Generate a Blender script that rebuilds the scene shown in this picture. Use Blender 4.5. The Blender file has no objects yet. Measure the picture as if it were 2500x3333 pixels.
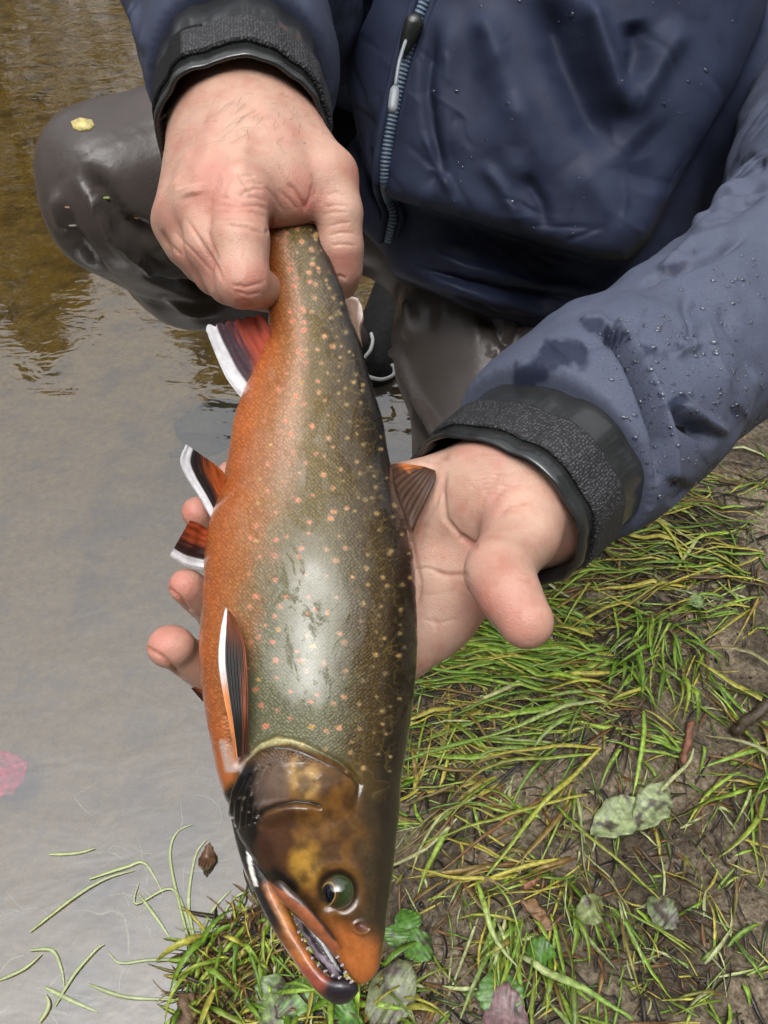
import bpy, math, random
import numpy as np

# ------------------------------------------------------------------ camera, sky, sun, exposure
rad = math.radians
SC = bpy.context.scene
COL = SC.collection
F, PW, PH = 2504.0, 2500.0, 3333.0
CAM_H, DEP = 1.0, rad(50)
RIGHT = np.array([1.0, 0, 0])
UP = np.array([0, math.sin(DEP), math.cos(DEP)])
FWD = np.array([0, math.cos(DEP), -math.sin(DEP)])
CAM = np.array([0, 0, CAM_H])

cam = bpy.data.cameras.new('camera')
cam.sensor_fit = 'VERTICAL'
cam.angle_y = 2 * math.atan(PH / 2 / F)
cam.clip_start, cam.clip_end = 0.01, 500
cam_o = bpy.data.objects.new('camera', cam)
cam_o.location = CAM
cam_o.rotation_euler = (math.pi / 2 - DEP, 0, 0)
COL.objects.link(cam_o)
SC.camera = cam_o

SUN_EL, SUN_AZ = rad(70), rad(193)      # azimuth clockwise from +Y
world = bpy.data.worlds.new('World')
SC.world = world
world.use_nodes = True
wn = world.node_tree
wn.nodes.clear()
sky = wn.nodes.new('ShaderNodeTexSky')
sky.sky_type = 'NISHITA'
sky.sun_disc = False
sky.sun_elevation, sky.sun_rotation = SUN_EL, SUN_AZ
sky.air_density, sky.dust_density, sky.ozone_density = 1.0, 4.0, 1.0
hs = wn.nodes.new('ShaderNodeHueSaturation')          # overcast: cloud takes the blue out
hs.inputs['Saturation'].default_value = 0.12
hs.inputs['Value'].default_value = 1.0
bg = wn.nodes.new('ShaderNodeBackground')
bg.inputs['Strength'].default_value = 0.15
wo = wn.nodes.new('ShaderNodeOutputWorld')
wn.links.new(sky.outputs[0], hs.inputs['Color'])
gm = wn.nodes.new('ShaderNodeNewGeometry') if False else wn.nodes.new('ShaderNodeTexCoord')
sx = wn.nodes.new('ShaderNodeSeparateXYZ')
wn.links.new(gm.outputs['Generated'], sx.inputs[0])
mr = wn.nodes.new('ShaderNodeMapRange')
mr.inputs[1].default_value, mr.inputs[2].default_value, mr.inputs[3].default_value, mr.inputs[4].default_value = 0, 1, .45, 1.45
wn.links.new(sx.outputs[2], mr.inputs[0])
ov = wn.nodes.new('ShaderNodeVectorMath'); ov.operation = 'SCALE'      # an overcast sky is brightest overhead
wn.links.new(hs.outputs[0], ov.inputs[0]); wn.links.new(mr.outputs[0], ov.inputs['Scale'])
wn.links.new(ov.outputs[0], bg.inputs['Color'])
wn.links.new(bg.outputs[0], wo.inputs['Surface'])

sun = bpy.data.lights.new('sun', 'SUN')
sun.energy, sun.angle, sun.color = 0.6, rad(52), (1.0, 0.97, 0.92)
sun_o = bpy.data.objects.new('sun', sun)
sun_o.rotation_euler = (math.pi / 2 - SUN_EL, 0, math.pi - SUN_AZ)
sun_o.location = (0, -3, 6)
COL.objects.link(sun_o)

vs = SC.view_settings
vs.view_transform, vs.look, vs.gamma, vs.use_curve_mapping = 'Standard', 'None', 1.0, False
vs.exposure = 0.95
SC.cycles.max_bounces = 8
SC.cycles.transparent_max_bounces = 12
SC.cycles.use_denoising = True

# ------------------------------------------------------------------ maths helpers
def C(px, py, d):
    """photo pixel + depth along the lens axis (m) -> camera-aligned metric point"""
    return np.array([(px - PW / 2) / F * d, (PH / 2 - py) / F * d, d])

def Cs(rows):
    return [C(*r) for r in rows]

def to_world(v):
    v = np.asarray(v, float)
    return CAM + v[..., :1] * RIGHT + v[..., 1:2] * UP + v[..., 2:3] * FWD

def to_cam(w):
    w = np.asarray(w, float) - CAM
    return np.stack([w @ RIGHT, w @ UP, w @ FWD], -1)

def pix(v):
    return np.stack([v[:, 0] / v[:, 2] * F + PW / 2, PH / 2 - v[:, 1] / v[:, 2] * F], -1)

def ground_at(px, py, z=0.0):
    r = (px - PW / 2) / F * RIGHT + (PH / 2 - py) / F * UP + FWD
    t = (z - CAM_H) / r[2]
    return CAM + r * t

def sstep(a, b, x):
    t = np.clip((x - a) / (b - a), 0, 1)
    return t * t * (3 - 2 * t)

def unit(v):
    v = np.asarray(v, float)
    return v / (np.linalg.norm(v) + 1e-12)

def vnoise(p, seed=0):
    p = np.asarray(p, float)
    i = np.floor(p).astype(np.int64)
    f = p - i
    f = f * f * (3 - 2 * f)
    def h(ix, iy, iz):
        n = (ix * 374761393 + iy * 668265263 + iz * 2147483647 + seed * 144665) & 0x7fffffff
        n = ((n ^ (n >> 13)) * 1274126177) & 0x7fffffff
        return ((n ^ (n >> 16)) & 0xffff) / 65535.0
    r = 0
    for dx in (0, 1):
        for dy in (0, 1):
            for dz in (0, 1):
                w = (f[:, 0] if dx else 1 - f[:, 0]) * (f[:, 1] if dy else 1 - f[:, 1]) * (f[:, 2] if dz else 1 - f[:, 2])
                r = r + w * h(i[:, 0] + dx, i[:, 1] + dy, i[:, 2] + dz)
    return r * 2 - 1

def fbm(p, oct=4, seed=0):
    r, a, s = 0, 1.0, 1.0
    for k in range(oct):
        r = r + a * vnoise(np.asarray(p) * s + 17.3 * k, seed + k)
        a *= .5; s *= 2.03
    return r

def catmull(pts, n):
    """smooth interpolation of rows to n samples (monotone-ish Catmull-Rom, chord parameter)"""
    P = np.asarray(pts, float)
    m = len(P)
    t = np.linspace(0, m - 1, n)
    i = np.clip(t.astype(int), 0, m - 2)
    u = (t - i)[:, None]
    p0, p1, p2, p3 = P[np.clip(i - 1, 0, m - 1)], P[i], P[i + 1], P[np.clip(i + 2, 0, m - 1)]
    return .5 * (2 * p1 + (p2 - p0) * u + (2 * p0 - 5 * p1 + 4 * p2 - p3) * u ** 2 + (3 * p1 - p0 - 3 * p2 + p3) * u ** 3)

def seg_dist(uv, poly, closed=False):
    """distance of 2D points to a polyline and the running 0..1 position of the nearest point"""
    P = np.asarray(poly, float)
    if closed:
        P = np.vstack([P, P[:1]])
    best = np.full(len(uv), 1e9); pos = np.zeros(len(uv))
    L = np.linalg.norm(np.diff(P, axis=0), axis=1); tot = L.sum(); acc = 0
    for a, b, l in zip(P[:-1], P[1:], L):
        ba = b - a
        h = np.clip(((uv - a) @ ba) / max(ba @ ba, 1e-9), 0, 1)
        d = np.linalg.norm(uv - a - h[:, None] * ba, axis=1)
        m = d < best
        best[m] = d[m]; pos[m] = (acc + h[m] * l) / tot
        acc += l
    return best, pos

def poly_sd(uv, poly):
    """signed 2D distance, negative inside"""
    P = np.asarray(poly, float)
    d, _ = seg_dist(uv, P, True)
    ins = np.zeros(len(uv), bool)
    n = len(P)
    for i in range(n):
        a, b = P[i], P[(i + 1) % n]
        c = ((a[1] > uv[:, 1]) != (b[1] > uv[:, 1]))
        x = (b[0] - a[0]) * (uv[:, 1] - a[1]) / (b[1] - a[1] + 1e-12) + a[0]
        ins ^= c & (uv[:, 0] < x)
    return np.where(ins, -d, d)

def normals_of(v, f):
    f = np.asarray(f)
    a, b, c = v[f[:, 0]], v[f[:, 1]], v[f[:, 2]]
    d = v[f[:, 3]] if f.shape[1] == 4 else a
    fn = np.cross(c - a, d - b) if f.shape[1] == 4 else np.cross(b - a, c - a)
    n = np.zeros_like(v)
    for k in range(f.shape[1]):
        for j in range(3):
            n[:, j] += np.bincount(f[:, k], fn[:, j], len(v))
    return n / (np.linalg.norm(n, axis=1, keepdims=True) + 1e-15)

# ------------------------------------------------------------------ signed distance modelling
class Field:
    def __init__(s, lo, hi, h):
        s.h = h; s.lo = np.asarray(lo, float)
        s.n = np.ceil((np.asarray(hi) - s.lo) / h).astype(int) + 1
        s.f = np.full(s.n, 1.0, np.float32)
    def box(s, lo, hi):
        a = np.clip(np.floor((lo - s.lo) / s.h).astype(int), 0, s.n)
        b = np.clip(np.ceil((hi - s.lo) / s.h).astype(int) + 1, 0, s.n)
        sl = tuple(slice(i, j) for i, j in zip(a, b))
        ax = [(s.lo[k] + s.h * np.arange(a[k], b[k])).astype(np.float32) for k in range(3)]
        return sl, np.meshgrid(*ax, indexing='ij', sparse=True)
    def add(s, d, sl, k):
        if d.size == 0: return
        f = s.f[sl]
        if k > 0:
            hh = np.maximum(k - np.abs(f - d), 0) / k
            s.f[sl] = np.minimum(f, d) - hh * hh * k * .25
        else:
            s.f[sl] = np.minimum(f, d)
    def cone(s, a, b, ra, rb, k=.004, flat=None):
        a, b = np.asarray(a, float), np.asarray(b, float)
        R = max(ra, rb) * (max(1, flat[1]) if flat else 1) + k + 3 * s.h
        sl, (X, Y, Z) = s.box(np.minimum(a, b) - R, np.maximum(a, b) + R)
        ba = b - a; L = max(ba @ ba, 1e-12)
        qx, qy, qz = X - a[0], Y - a[1], Z - a[2]
        h = np.clip((qx * ba[0] + qy * ba[1] + qz * ba[2]) / L, 0, 1)
        vx, vy, vz = qx - h * ba[0], qy - h * ba[1], qz - h * ba[2]
        sc = 1
        if flat:
            n, q = unit(flat[0]), 1 / flat[1] - 1
            dt = (vx * n[0] + vy * n[1] + vz * n[2]) * q
            vx, vy, vz = vx + n[0] * dt, vy + n[1] * dt, vz + n[2] * dt
            sc = min(1, flat[1])
        d = (np.sqrt(vx * vx + vy * vy + vz * vz) - (ra + (rb - ra) * h)) * sc
        s.add(d.astype(np.float32), sl, k)
    def chain(s, pts, rs, k=.003, flat=None):
        for i in range(len(pts) - 1):
            s.cone(pts[i], pts[i + 1], rs[i], rs[i + 1], k, flat)
    def ell(s, c, axes, k=.006):
        """ellipsoid, axes = three orthogonal radius vectors"""
        A = np.asarray(axes, float); r = np.linalg.norm(A, axis=1); U = A / r[:, None]
        R = r.max() + k + 3 * s.h
        sl, (X, Y, Z) = s.box(np.asarray(c) - R, np.asarray(c) + R)
        q = [(X - c[0]) * u[0] + (Y - c[1]) * u[1] + (Z - c[2]) * u[2] for u in U]
        k0 = np.sqrt(sum((a / rr) ** 2 for a, rr in zip(q, r)))
        k1 = np.sqrt(sum((a / rr ** 2) ** 2 for a, rr in zip(q, r))) + 1e-6
        s.add((k0 * (k0 - 1) / k1).astype(np.float32), sl, k)
    def cut(s, c, n, k=.002):
        """keep the side the normal points away from"""
        n = unit(n)
        sl, (X, Y, Z) = s.box(s.lo, s.lo + s.h * s.n)
        d = ((X - c[0]) * n[0] + (Y - c[1]) * n[1] + (Z - c[2]) * n[2]).astype(np.float32)
        f = s.f[sl]
        hh = np.maximum(k - np.abs(f - d), 0) / k
        s.f[sl] = np.maximum(f, d) + hh * hh * k * .25
    def union(s, o, k):
        s.add(o.f, tuple(slice(0, m) for m in s.n), k)
    def mesh(s):
        f = s.f; n = s.n; sg = f < 0
        c = np.zeros(n - 1, np.uint8)
        for i in (0, 1):
            for j in (0, 1):
                for k in (0, 1):
                    c += sg[i:n[0] - 1 + i, j:n[1] - 1 + j, k:n[2] - 1 + k]
        idx = np.argwhere((c > 0) & (c < 8))
        ids = np.full(n - 1, -1, np.int64)
        ids[tuple(idx.T)] = np.arange(len(idx))
        off = [(i, j, k) for i in (0, 1) for j in (0, 1) for k in (0, 1)]
        val = {o: f[idx[:, 0] + o[0], idx[:, 1] + o[1], idx[:, 2] + o[2]] for o in off}
        acc = np.zeros((len(idx), 3)); cnt = np.zeros(len(idx))
        for o in off:
            for ax in range(3):
                if o[ax]: continue
                p = list(o); p[ax] = 1; p = tuple(p)
                va, vb = val[o], val[p]
                m = (va < 0) != (vb < 0)
                t = va[m] / (va[m] - vb[m])
                pt = np.tile(np.array(o, float), (m.sum(), 1)); pt[:, ax] = t
                acc[m] += pt; cnt[m] += 1
        v = s.lo + s.h * (idx + acc / cnt[:, None])
        F_ = []
        for ax in range(3):
            u, w = (ax + 1) % 3, (ax + 2) % 3
            a = [slice(None)] * 3; b = [slice(None)] * 3
            a[ax] = slice(0, -1); b[ax] = slice(1, None)
            ch = sg[tuple(a)] != sg[tuple(b)]
            e = np.argwhere(ch)
            e = e[(e[:, u] > 0) & (e[:, w] > 0) & (e[:, u] < n[u] - 1) & (e[:, w] < n[w] - 1)]
            def cell(du, dw):
                q = e.copy(); q[:, u] -= du; q[:, w] -= dw
                return ids[tuple(q.T)]
            q = np.stack([cell(1, 1), cell(0, 1), cell(0, 0), cell(1, 0)], 1)
            flip = ~sg[tuple(e.T)]
            q[flip] = q[flip][:, ::-1]
            F_.append(q)
        F_ = np.vstack(F_)
        F_ = F_[(F_ >= 0).all(1)]
        return v, F_

def smooth(v, f, it=2, lam=.5):
    n = len(v)
    e = np.vstack([f[:, [0, 1]], f[:, [1, 2]], f[:, [2, 3]], f[:, [3, 0]]])
    cnt = np.bincount(e[:, 0], minlength=n) + np.bincount(e[:, 1], minlength=n)
    for _ in range(it):
        acc = np.stack([np.bincount(e[:, 0], v[e[:, 1], j], n) + np.bincount(e[:, 1], v[e[:, 0], j], n) for j in range(3)], 1)
        v = v + lam * (acc / np.maximum(cnt, 1)[:, None] - v)
    return v

def subdivide(v, f):
    e = np.sort(np.vstack([f[:, [0, 1]], f[:, [1, 2]], f[:, [2, 3]], f[:, [3, 0]]]), 1)
    key = e[:, 0].astype(np.int64) * len(v) + e[:, 1]
    uq, first, inv = np.unique(key, return_index=True, return_inverse=True)
    em = (v[e[first, 0]] + v[e[first, 1]]) / 2
    n, m, k = len(v), len(uq), len(f)
    inv = inv.reshape(4, k) + n
    c = np.arange(k) + n + m
    nf = np.vstack([np.stack([f[:, 0], inv[0], c, inv[3]], 1), np.stack([f[:, 1], inv[1], c, inv[0]], 1), np.stack([f[:, 2], inv[2], c, inv[1]], 1), np.stack([f[:, 3], inv[3], c, inv[2]], 1)])
    return np.vstack([v, em, v[f].mean(1)]), nf

def emboss(v, f, marks, gain=1.0):
    """raise or groove the camera-side surface along lines: (polyline px, width px, metres, taper ends)"""
    n = normals_of(v, f)
    face = np.clip(-(n * v).sum(1) / np.linalg.norm(v, axis=1) * 3, 0, 1)
    uv = pix(v); disp = np.zeros(len(v))
    for m in marks:
        poly, w, amp = m[0], m[1], m[2] * (gain if m[2] < 0 else 1)
        P = np.asarray(poly, float)
        lo, hi = P.min(0) - 3 * w, P.max(0) + 3 * w
        sel = np.where((uv > lo).all(1) & (uv < hi).all(1))[0]
        if not len(sel): continue
        d, t = seg_dist(uv[sel], P)
        g = np.exp(-(d / w) ** 2)
        if len(m) < 4 or m[3]:
            g = g * sstep(0, .25, t) * sstep(1, .75, t)
        disp[sel] += amp * g
    return v + n * (disp * face)[:, None]

# ------------------------------------------------------------------ object helpers
def mesh_obj(name, verts, faces, mat, parent=None, cols=None, uv=None, is_world=False, shade=True, kind=None, attr=None):
    w = np.asarray(verts, float) if is_world else to_world(verts)
    if parent is not None:
        w = w - np.array(parent.get('_org', (0, 0, 0)))
    me = bpy.data.meshes.new(name)
    faces = np.asarray(faces)
    if not is_world: faces = faces[:, ::-1]        # the camera frame is left-handed
    nv, nf, k = len(w), len(faces), faces.shape[1]
    me.vertices.add(nv); me.vertices.foreach_set('co', w.astype(np.float32).ravel())
    me.loops.add(nf * k); me.loops.foreach_set('vertex_index', faces.astype(np.int32).ravel())
    me.polygons.add(nf)
    me.polygons.foreach_set('loop_start', np.arange(0, nf * k, k, dtype=np.int32))
    me.update(calc_edges=True)
    me.validate()
    if shade:
        me.polygons.foreach_set('use_smooth', np.ones(len(me.polygons), bool))
    if cols is not None:
        a = me.color_attributes.new('pigment', 'FLOAT_COLOR', 'POINT')
        c = np.ones((nv, 4), np.float32); c[:, :3] = cols
        a.data.foreach_set('color', c.ravel())
    for nm, arr in (attr or {}).items():
        a = me.attributes.new(nm, 'FLOAT', 'POINT')
        a.data.foreach_set('value', np.asarray(arr, np.float32))
    if uv is not None and len(me.loops) == nf * k:
        l = me.uv_layers.new(name='UVMap')
        l.data.foreach_set('uv', np.asarray(uv, np.float32)[faces.ravel()].ravel())
    me.materials.append(mat)
    o = bpy.data.objects.new(name, me)
    COL.objects.link(o)
    if parent is not None:
        o.parent = parent
        o['_org'] = parent.get('_org', (0, 0, 0))
    if kind:
        o['kind'] = kind
    return o

def thing(name, label, cat, loc=(0, 0, 0), group=None):
    o = bpy.data.objects.new(name, None)
    o.empty_display_size = .05
    o.location = loc
    o['_org'] = [float(x) for x in loc]
    COL.objects.link(o)
    return tag(o, label, cat, group)

def tag(o, label, cat, group=None):
    o['label'] = label; o['category'] = cat
    if group: o['group'] = group
    return o

def grid_faces(nu, nv, wrap_v=False, flip=False):
    i, j = np.meshgrid(np.arange(nu - 1), np.arange(nv if wrap_v else nv - 1), indexing='ij')
    j2 = (j + 1) % nv
    q = np.stack([i * nv + j, i * nv + j2, (i + 1) * nv + j2, (i + 1) * nv + j], -1).reshape(-1, 4)
    return q[:, ::-1] if flip else q

def loft(stations, nu, nv, power=1.0):
    """stations rows: Lx,Ly,Rx,Ry,depth,thick_ratio -> closed rounded body between two outlines"""
    S = catmull(stations, nu)
    S[:, 5] = np.clip(S[:, 5], .05, 3)
    th = np.linspace(0, 2 * np.pi, nv, endpoint=False)
    cx, cy = (S[:, 0] + S[:, 2]) / 2, (S[:, 1] + S[:, 3]) / 2
    hx, hy = (S[:, 2] - S[:, 0]) / 2, (S[:, 3] - S[:, 1]) / 2
    a = np.hypot(hx, hy) / F * S[:, 4]
    ct, st = np.cos(th), np.sin(th)
    st = np.sign(st) * np.abs(st) ** power
    px = cx[:, None] + hx[:, None] * ct
    py = cy[:, None] + hy[:, None] * ct
    d = S[:, 4][:, None] - (a * S[:, 5])[:, None] * st
    v = np.stack([(px - PW / 2) / F * d, (PH / 2 - py) / F * d, d], -1).reshape(-1, 3)
    f = grid_faces(nu, nv, True, True)
    v = np.vstack([v, v[:nv].mean(0), v[-nv:].mean(0)])
    n0, n1 = nu * nv, nu * nv + 1
    j = np.arange(nv); j2 = (j + 1) % nv
    cap0 = np.stack([np.full(nv, n0), j, j2, j2], 1)
    cap1 = np.stack([np.full(nv, n1), (nu - 1) * nv + j2, (nu - 1) * nv + j, (nu - 1) * nv + j], 1)
    return v, f, (cap0, cap1), S, th

def loft_obj(name, stations, nu, nv, mat, parent, col=None, power=1.0, kind=None, warp=None):
    v, f, caps, S, th = loft(stations, nu, nv, power)
    if warp: v = warp(v)
    tri = np.vstack([caps[0][:, :3], caps[1][:, :3]])
    t1 = np.vstack([f[:, [0, 1, 2]], f[:, [0, 2, 3]], tri])
    uvp = pix(v)
    cols = col(uvp, v) if col else None
    return mesh_obj(name, v, t1, mat, parent, cols, uv=uvp / 1000.0, kind=kind)

# ------------------------------------------------------------------ materials
def new_mat(name):
    m = bpy.data.materials.new(name); m.use_nodes = True
    nt = m.node_tree
    return m, nt, nt.nodes['Principled BSDF'], nt.nodes['Material Output']

def N(nt, t, **kw):
    n = nt.nodes.new(t)
    for k, v in kw.items():
        if k.startswith('i_'):
            n.inputs[k[2:].replace('_', ' ')].default_value = v
        else:
            setattr(n, k, v)
    return n

def ramp(nt, src, stops):
    r = nt.nodes.new('ShaderNodeValToRGB')
    e = r.color_ramp.elements
    while len(e) < len(stops): e.new(0.5)
    for k, (p, c) in enumerate(stops):
        e[k].position = p; e[k].color = (*c, 1) if len(c) == 3 else c
    nt.links.new(src, r.inputs[0])
    return r

def mixc(nt, fac, a, b, mode='MIX'):
    n = nt.nodes.new('ShaderNodeMix'); n.data_type = 'RGBA'; n.blend_type = mode
    for sock, val in ((n.inputs[0], fac), (n.inputs[6], a), (n.inputs[7], b)):
        if isinstance(val, bpy.types.NodeSocket): nt.links.new(val, sock)
        elif isinstance(val, (int, float)): sock.default_value = val
        else: sock.default_value = (*val, 1)
    return n.outputs[2]

def bump(nt, src, strength, dist, normal=None):
    b = N(nt, 'ShaderNodeBump'); b.inputs['Strength'].default_value = strength; b.inputs['Distance'].default_value = dist
    nt.links.new(src, b.inputs['Height'])
    if normal is not None: nt.links.new(normal, b.inputs['Normal'])
    return b.outputs[0]

def coords(nt, kind='Object'):
    return N(nt, 'ShaderNodeTexCoord').outputs[kind]

def noise(nt, vec, scale, detail=4, rough=.55, dist=0):
    n = N(nt, 'ShaderNodeTexNoise'); n.inputs['Scale'].default_value = scale
    n.inputs['Detail'].default_value = detail; n.inputs['Roughness'].default_value = rough
    n.inputs['Distortion'].default_value = dist
    nt.links.new(vec, n.inputs['Vector'])
    return n.outputs['Fac']

def simple_mat(name, col, rough=.5, noise_scale=200, var=.25, bump_d=.0004, coat=0, spec=.5, pig=False, metal=0, sss=0, bump_scale=None):
    m, nt, b, o = new_mat(name)
    tc = coords(nt)
    n = noise(nt, tc, noise_scale)
    lo = tuple(c * (1 - var) for c in col); hi = tuple(min(1, c * (1 + var)) for c in col)
    if pig:
        at = N(nt, 'ShaderNodeAttribute', attribute_name='pigment')
        r = ramp(nt, n, [(.3, (1 - var,) * 3), (.7, (1 + var * .6,) * 3)])
        nt.links.new(mixc(nt, 1.0, at.outputs['Color'], r.outputs[0], 'MULTIPLY'), b.inputs['Base Color'])
    else:
        r = ramp(nt, n, [(.3, lo), (.7, hi)])
        nt.links.new(r.outputs[0], b.inputs['Base Color'])
    b.inputs['Roughness'].default_value = rough
    b.inputs['Specular IOR Level'].default_value = spec
    b.inputs['Metallic'].default_value = metal
    b.inputs['Coat Weight'].default_value = coat
    b.inputs['Coat Roughness'].default_value = .05
    if sss:
        b.inputs['Subsurface Weight'].default_value = sss
        b.inputs['Subsurface Radius'].default_value = (1, .4, .2)
        b.inputs['Subsurface Scale'].default_value = .004
    if bump_d:
        nt.links.new(bump(nt, noise(nt, tc, bump_scale or noise_scale * 2), .6, bump_d), b.inputs['Normal'])
    return m

# ------------------------------------------------------------------ the setting: ground, water
shore_px = [(520, 3500), (548, 3333), (640, 3110), (655, 3030), (790, 2955), (900, 2890), (1050, 2700), (1200, 2300), (1350, 1900),
            (1450, 1700), (1700, 1420), (2100, 1230), (2700, 1060), (3600, 900)]
SHORE = np.array([ground_at(*p)[:2] for p in shore_px])
e0, e1 = SHORE[0], SHORE[-1]
BANK = np.vstack([[e0[0] - .25, e0[1] - .35], [e0[0] - 1.5, e0[1] - 3], SHORE[:1] * 0 + [e0[0] - 1.5, -60], [90, -60], [90, e1[1] + 6], SHORE[::-1]])

def ground_h(xy):
    sd = poly_sd(xy, BANK)
    p3 = np.column_stack([xy, np.zeros(len(xy))])
    sd = sd + .012 * fbm(p3 * 22, 3, 5) + .03 * vnoise(p3 * 5, 9)
    land = .014 + .045 * sstep(0, -.35, sd) + .5 * sstep(-3, -25, sd)
    bed = -.008 - .06 * sstep(0, .25, sd) - .10 * sstep(.3, 2.2, sd)
    h = np.where(sd < 0, land, bed)
    h = h * np.clip(np.abs(sd) / .012, .25, 1)
    near = sstep(3.5, 1.5, np.hypot(xy[:, 0], xy[:, 1] - .8))
    rough = .009 * fbm(p3 * 28, 4, 1) + .016 * vnoise(p3 * 7, 3)
    h = h + near * np.where(sd < 0, rough * sstep(.005, -.05, sd), .3 * rough)
    far = sstep(6.5, 9, xy[:, 1] + .25 * xy[:, 0])
    h = np.where(sd > 0, h + far * 1.3, h)
    h = h + sstep(5, 9, -xy[:, 0] - .2 * xy[:, 1]) * 1.2 * (sd > 0)
    return h, sd

def axis_pts(lo, hi, fine, far):
    a = np.arange(lo, hi + 1e-6, fine)
    g = fine * 1.25 ** np.arange(1, 60); g = np.cumsum(g); g = g[g < far]
    return np.concatenate([(lo - g)[::-1], a, hi + g])

gx, gy = axis_pts(-1.1, 1.1, .0075, 150), axis_pts(-.15, 1.9, .0075, 150)
GX, GY = np.meshgrid(gx, gy, indexing='ij')
gxy = np.column_stack([GX.ravel(), GY.ravel()])
gh, gsd = ground_h(gxy)
gv = np.column_stack([gxy, gh])

mud, nt, b, o = new_mat('wet mud and sand')
tc = coords(nt)
n1 = noise(nt, tc, 9, 6, .6); n2 = noise(nt, tc, 160, 6, .7); n3 = noise(nt, tc, 900, 2, .6)
land = ramp(nt, n2, [(.28, (.035, .026, .016)), (.5, (.24, .185, .12)), (.72, (.52, .44, .31))])
grit = ramp(nt, n3, [(.62, (0, 0, 0)), (.72, (.16, .13, .095))])
landc = mixc(nt, .5, land.outputs[0], grit.outputs[0], 'ADD')
patch = ramp(nt, n1, [(.40, (.30, .28, .26)), (.60, (1, 1, 1))])
landc = mixc(nt, 1.0, landc, patch.outputs[0], 'MULTIPLY')
sand = ramp(nt, noise(nt, tc, 70, 5, .65), [(.25, (.19, .125, .02)), (.5, (.33, .23, .042)), (.75, (.43, .31, .085))])
sp = ramp(nt, noise(nt, tc, 420, 2), [(.63, (0, 0, 0)), (.72, (.28, .22, .10))])
sandc = mixc(nt, .5, sand.outputs[0], sp.outputs[0], 'ADD')
bl = ramp(nt, noise(nt, tc, 11, 3), [(.32, (.45, .42, .34)), (.5, (1, 1, 1))])
sandc = mixc(nt, 1.0, sandc, bl.outputs[0], 'MULTIPLY')
at = N(nt, 'ShaderNodeAttribute', attribute_name='bank')
nt.links.new(mixc(nt, at.outputs['Fac'], sandc, landc), b.inputs['Base Color'])
rr = ramp(nt, n2, [(.35, (.32,) * 3), (.65, (.75,) * 3)])
nt.links.new(rr.outputs[0], b.inputs['Roughness'])
nt.links.new(bump(nt, n2, .9, .006, bump(nt, n3, .7, .0015)), b.inputs['Normal'])
ground = mesh_obj('ground', gv, grid_faces(len(gx), len(gy), flip=True), mud, is_world=True, kind='structure', attr={'bank': np.maximum(sstep(.006, -.006, gsd), sstep(.0, .1, gh) * (np.hypot(gxy[:, 0], gxy[:, 1]) > 3))})
GFLIP = ground.data.polygons[0].normal.z

wm, nt, b, o = new_mat('stream water')
nt.nodes.remove(b)
tc = coords(nt)
mp = N(nt, 'ShaderNodeMapping'); mp.inputs['Scale'].default_value = (1, 1.7, 1); nt.links.new(tc, mp.inputs[0])
rip = noise(nt, mp.outputs[0], 9, 3, .5, .4)
rip2 = noise(nt, mp.outputs[0], 34, 2, .5)
nrm = bump(nt, rip2, .07, .003, bump(nt, rip, .2, .010))
tr = N(nt, 'ShaderNodeBsdfTransparent'); tr.inputs[0].default_value = (.97, .91, .70, 1)
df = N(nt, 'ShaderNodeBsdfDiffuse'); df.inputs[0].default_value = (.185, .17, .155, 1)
gl = N(nt, 'ShaderNodeBsdfGlossy'); gl.inputs['Roughness'].default_value = .035
nt.links.new(nrm, gl.inputs['Normal'])
fr = N(nt, 'ShaderNodeFresnel'); fr.inputs['IOR'].default_value = 2.9; nt.links.new(nrm, fr.inputs['Normal'])
at = N(nt, 'ShaderNodeAttribute', attribute_name='silt_sky')
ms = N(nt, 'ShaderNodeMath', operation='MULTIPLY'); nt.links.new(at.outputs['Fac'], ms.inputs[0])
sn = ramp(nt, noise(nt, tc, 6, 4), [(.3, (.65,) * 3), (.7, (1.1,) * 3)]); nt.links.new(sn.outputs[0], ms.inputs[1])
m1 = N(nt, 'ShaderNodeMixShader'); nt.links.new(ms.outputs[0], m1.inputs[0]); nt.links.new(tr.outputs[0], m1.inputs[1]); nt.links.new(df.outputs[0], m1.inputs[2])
m2 = N(nt, 'ShaderNodeMixShader'); nt.links.new(fr.outputs[0], m2.inputs[0]); nt.links.new(m1.outputs[0], m2.inputs[1]); nt.links.new(gl.outputs[0], m2.inputs[2])
nt.links.new(m2.outputs[0], o.inputs['Surface'])
wx, wy = axis_pts(-1.2, 1.2, .05, 90), axis_pts(-.3, 1.9, .05, 90)
WX, WY = np.meshgrid(wx, wy, indexing='ij')
wxy = np.column_stack([WX.ravel(), WY.ravel()])
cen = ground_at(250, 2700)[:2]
silt_sky = .03 + .12 * sstep(1.25, .35, np.hypot(*(wxy - cen).T))  # grey of real silt, stretched outward to stand in for reflected sky
water = mesh_obj('water', np.column_stack([wxy, np.zeros(len(wxy))]), grid_faces(len(wx), len(wy), flip=True), wm, is_world=True, kind='structure', attr={'silt_sky': silt_sky})

# ------------------------------------------------------------------ the trout
def FD(y):                       # depth of the fish's middle plane at photo row y
    return .335 - (np.asarray(y, float) - 700) / 2500 * .08

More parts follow.
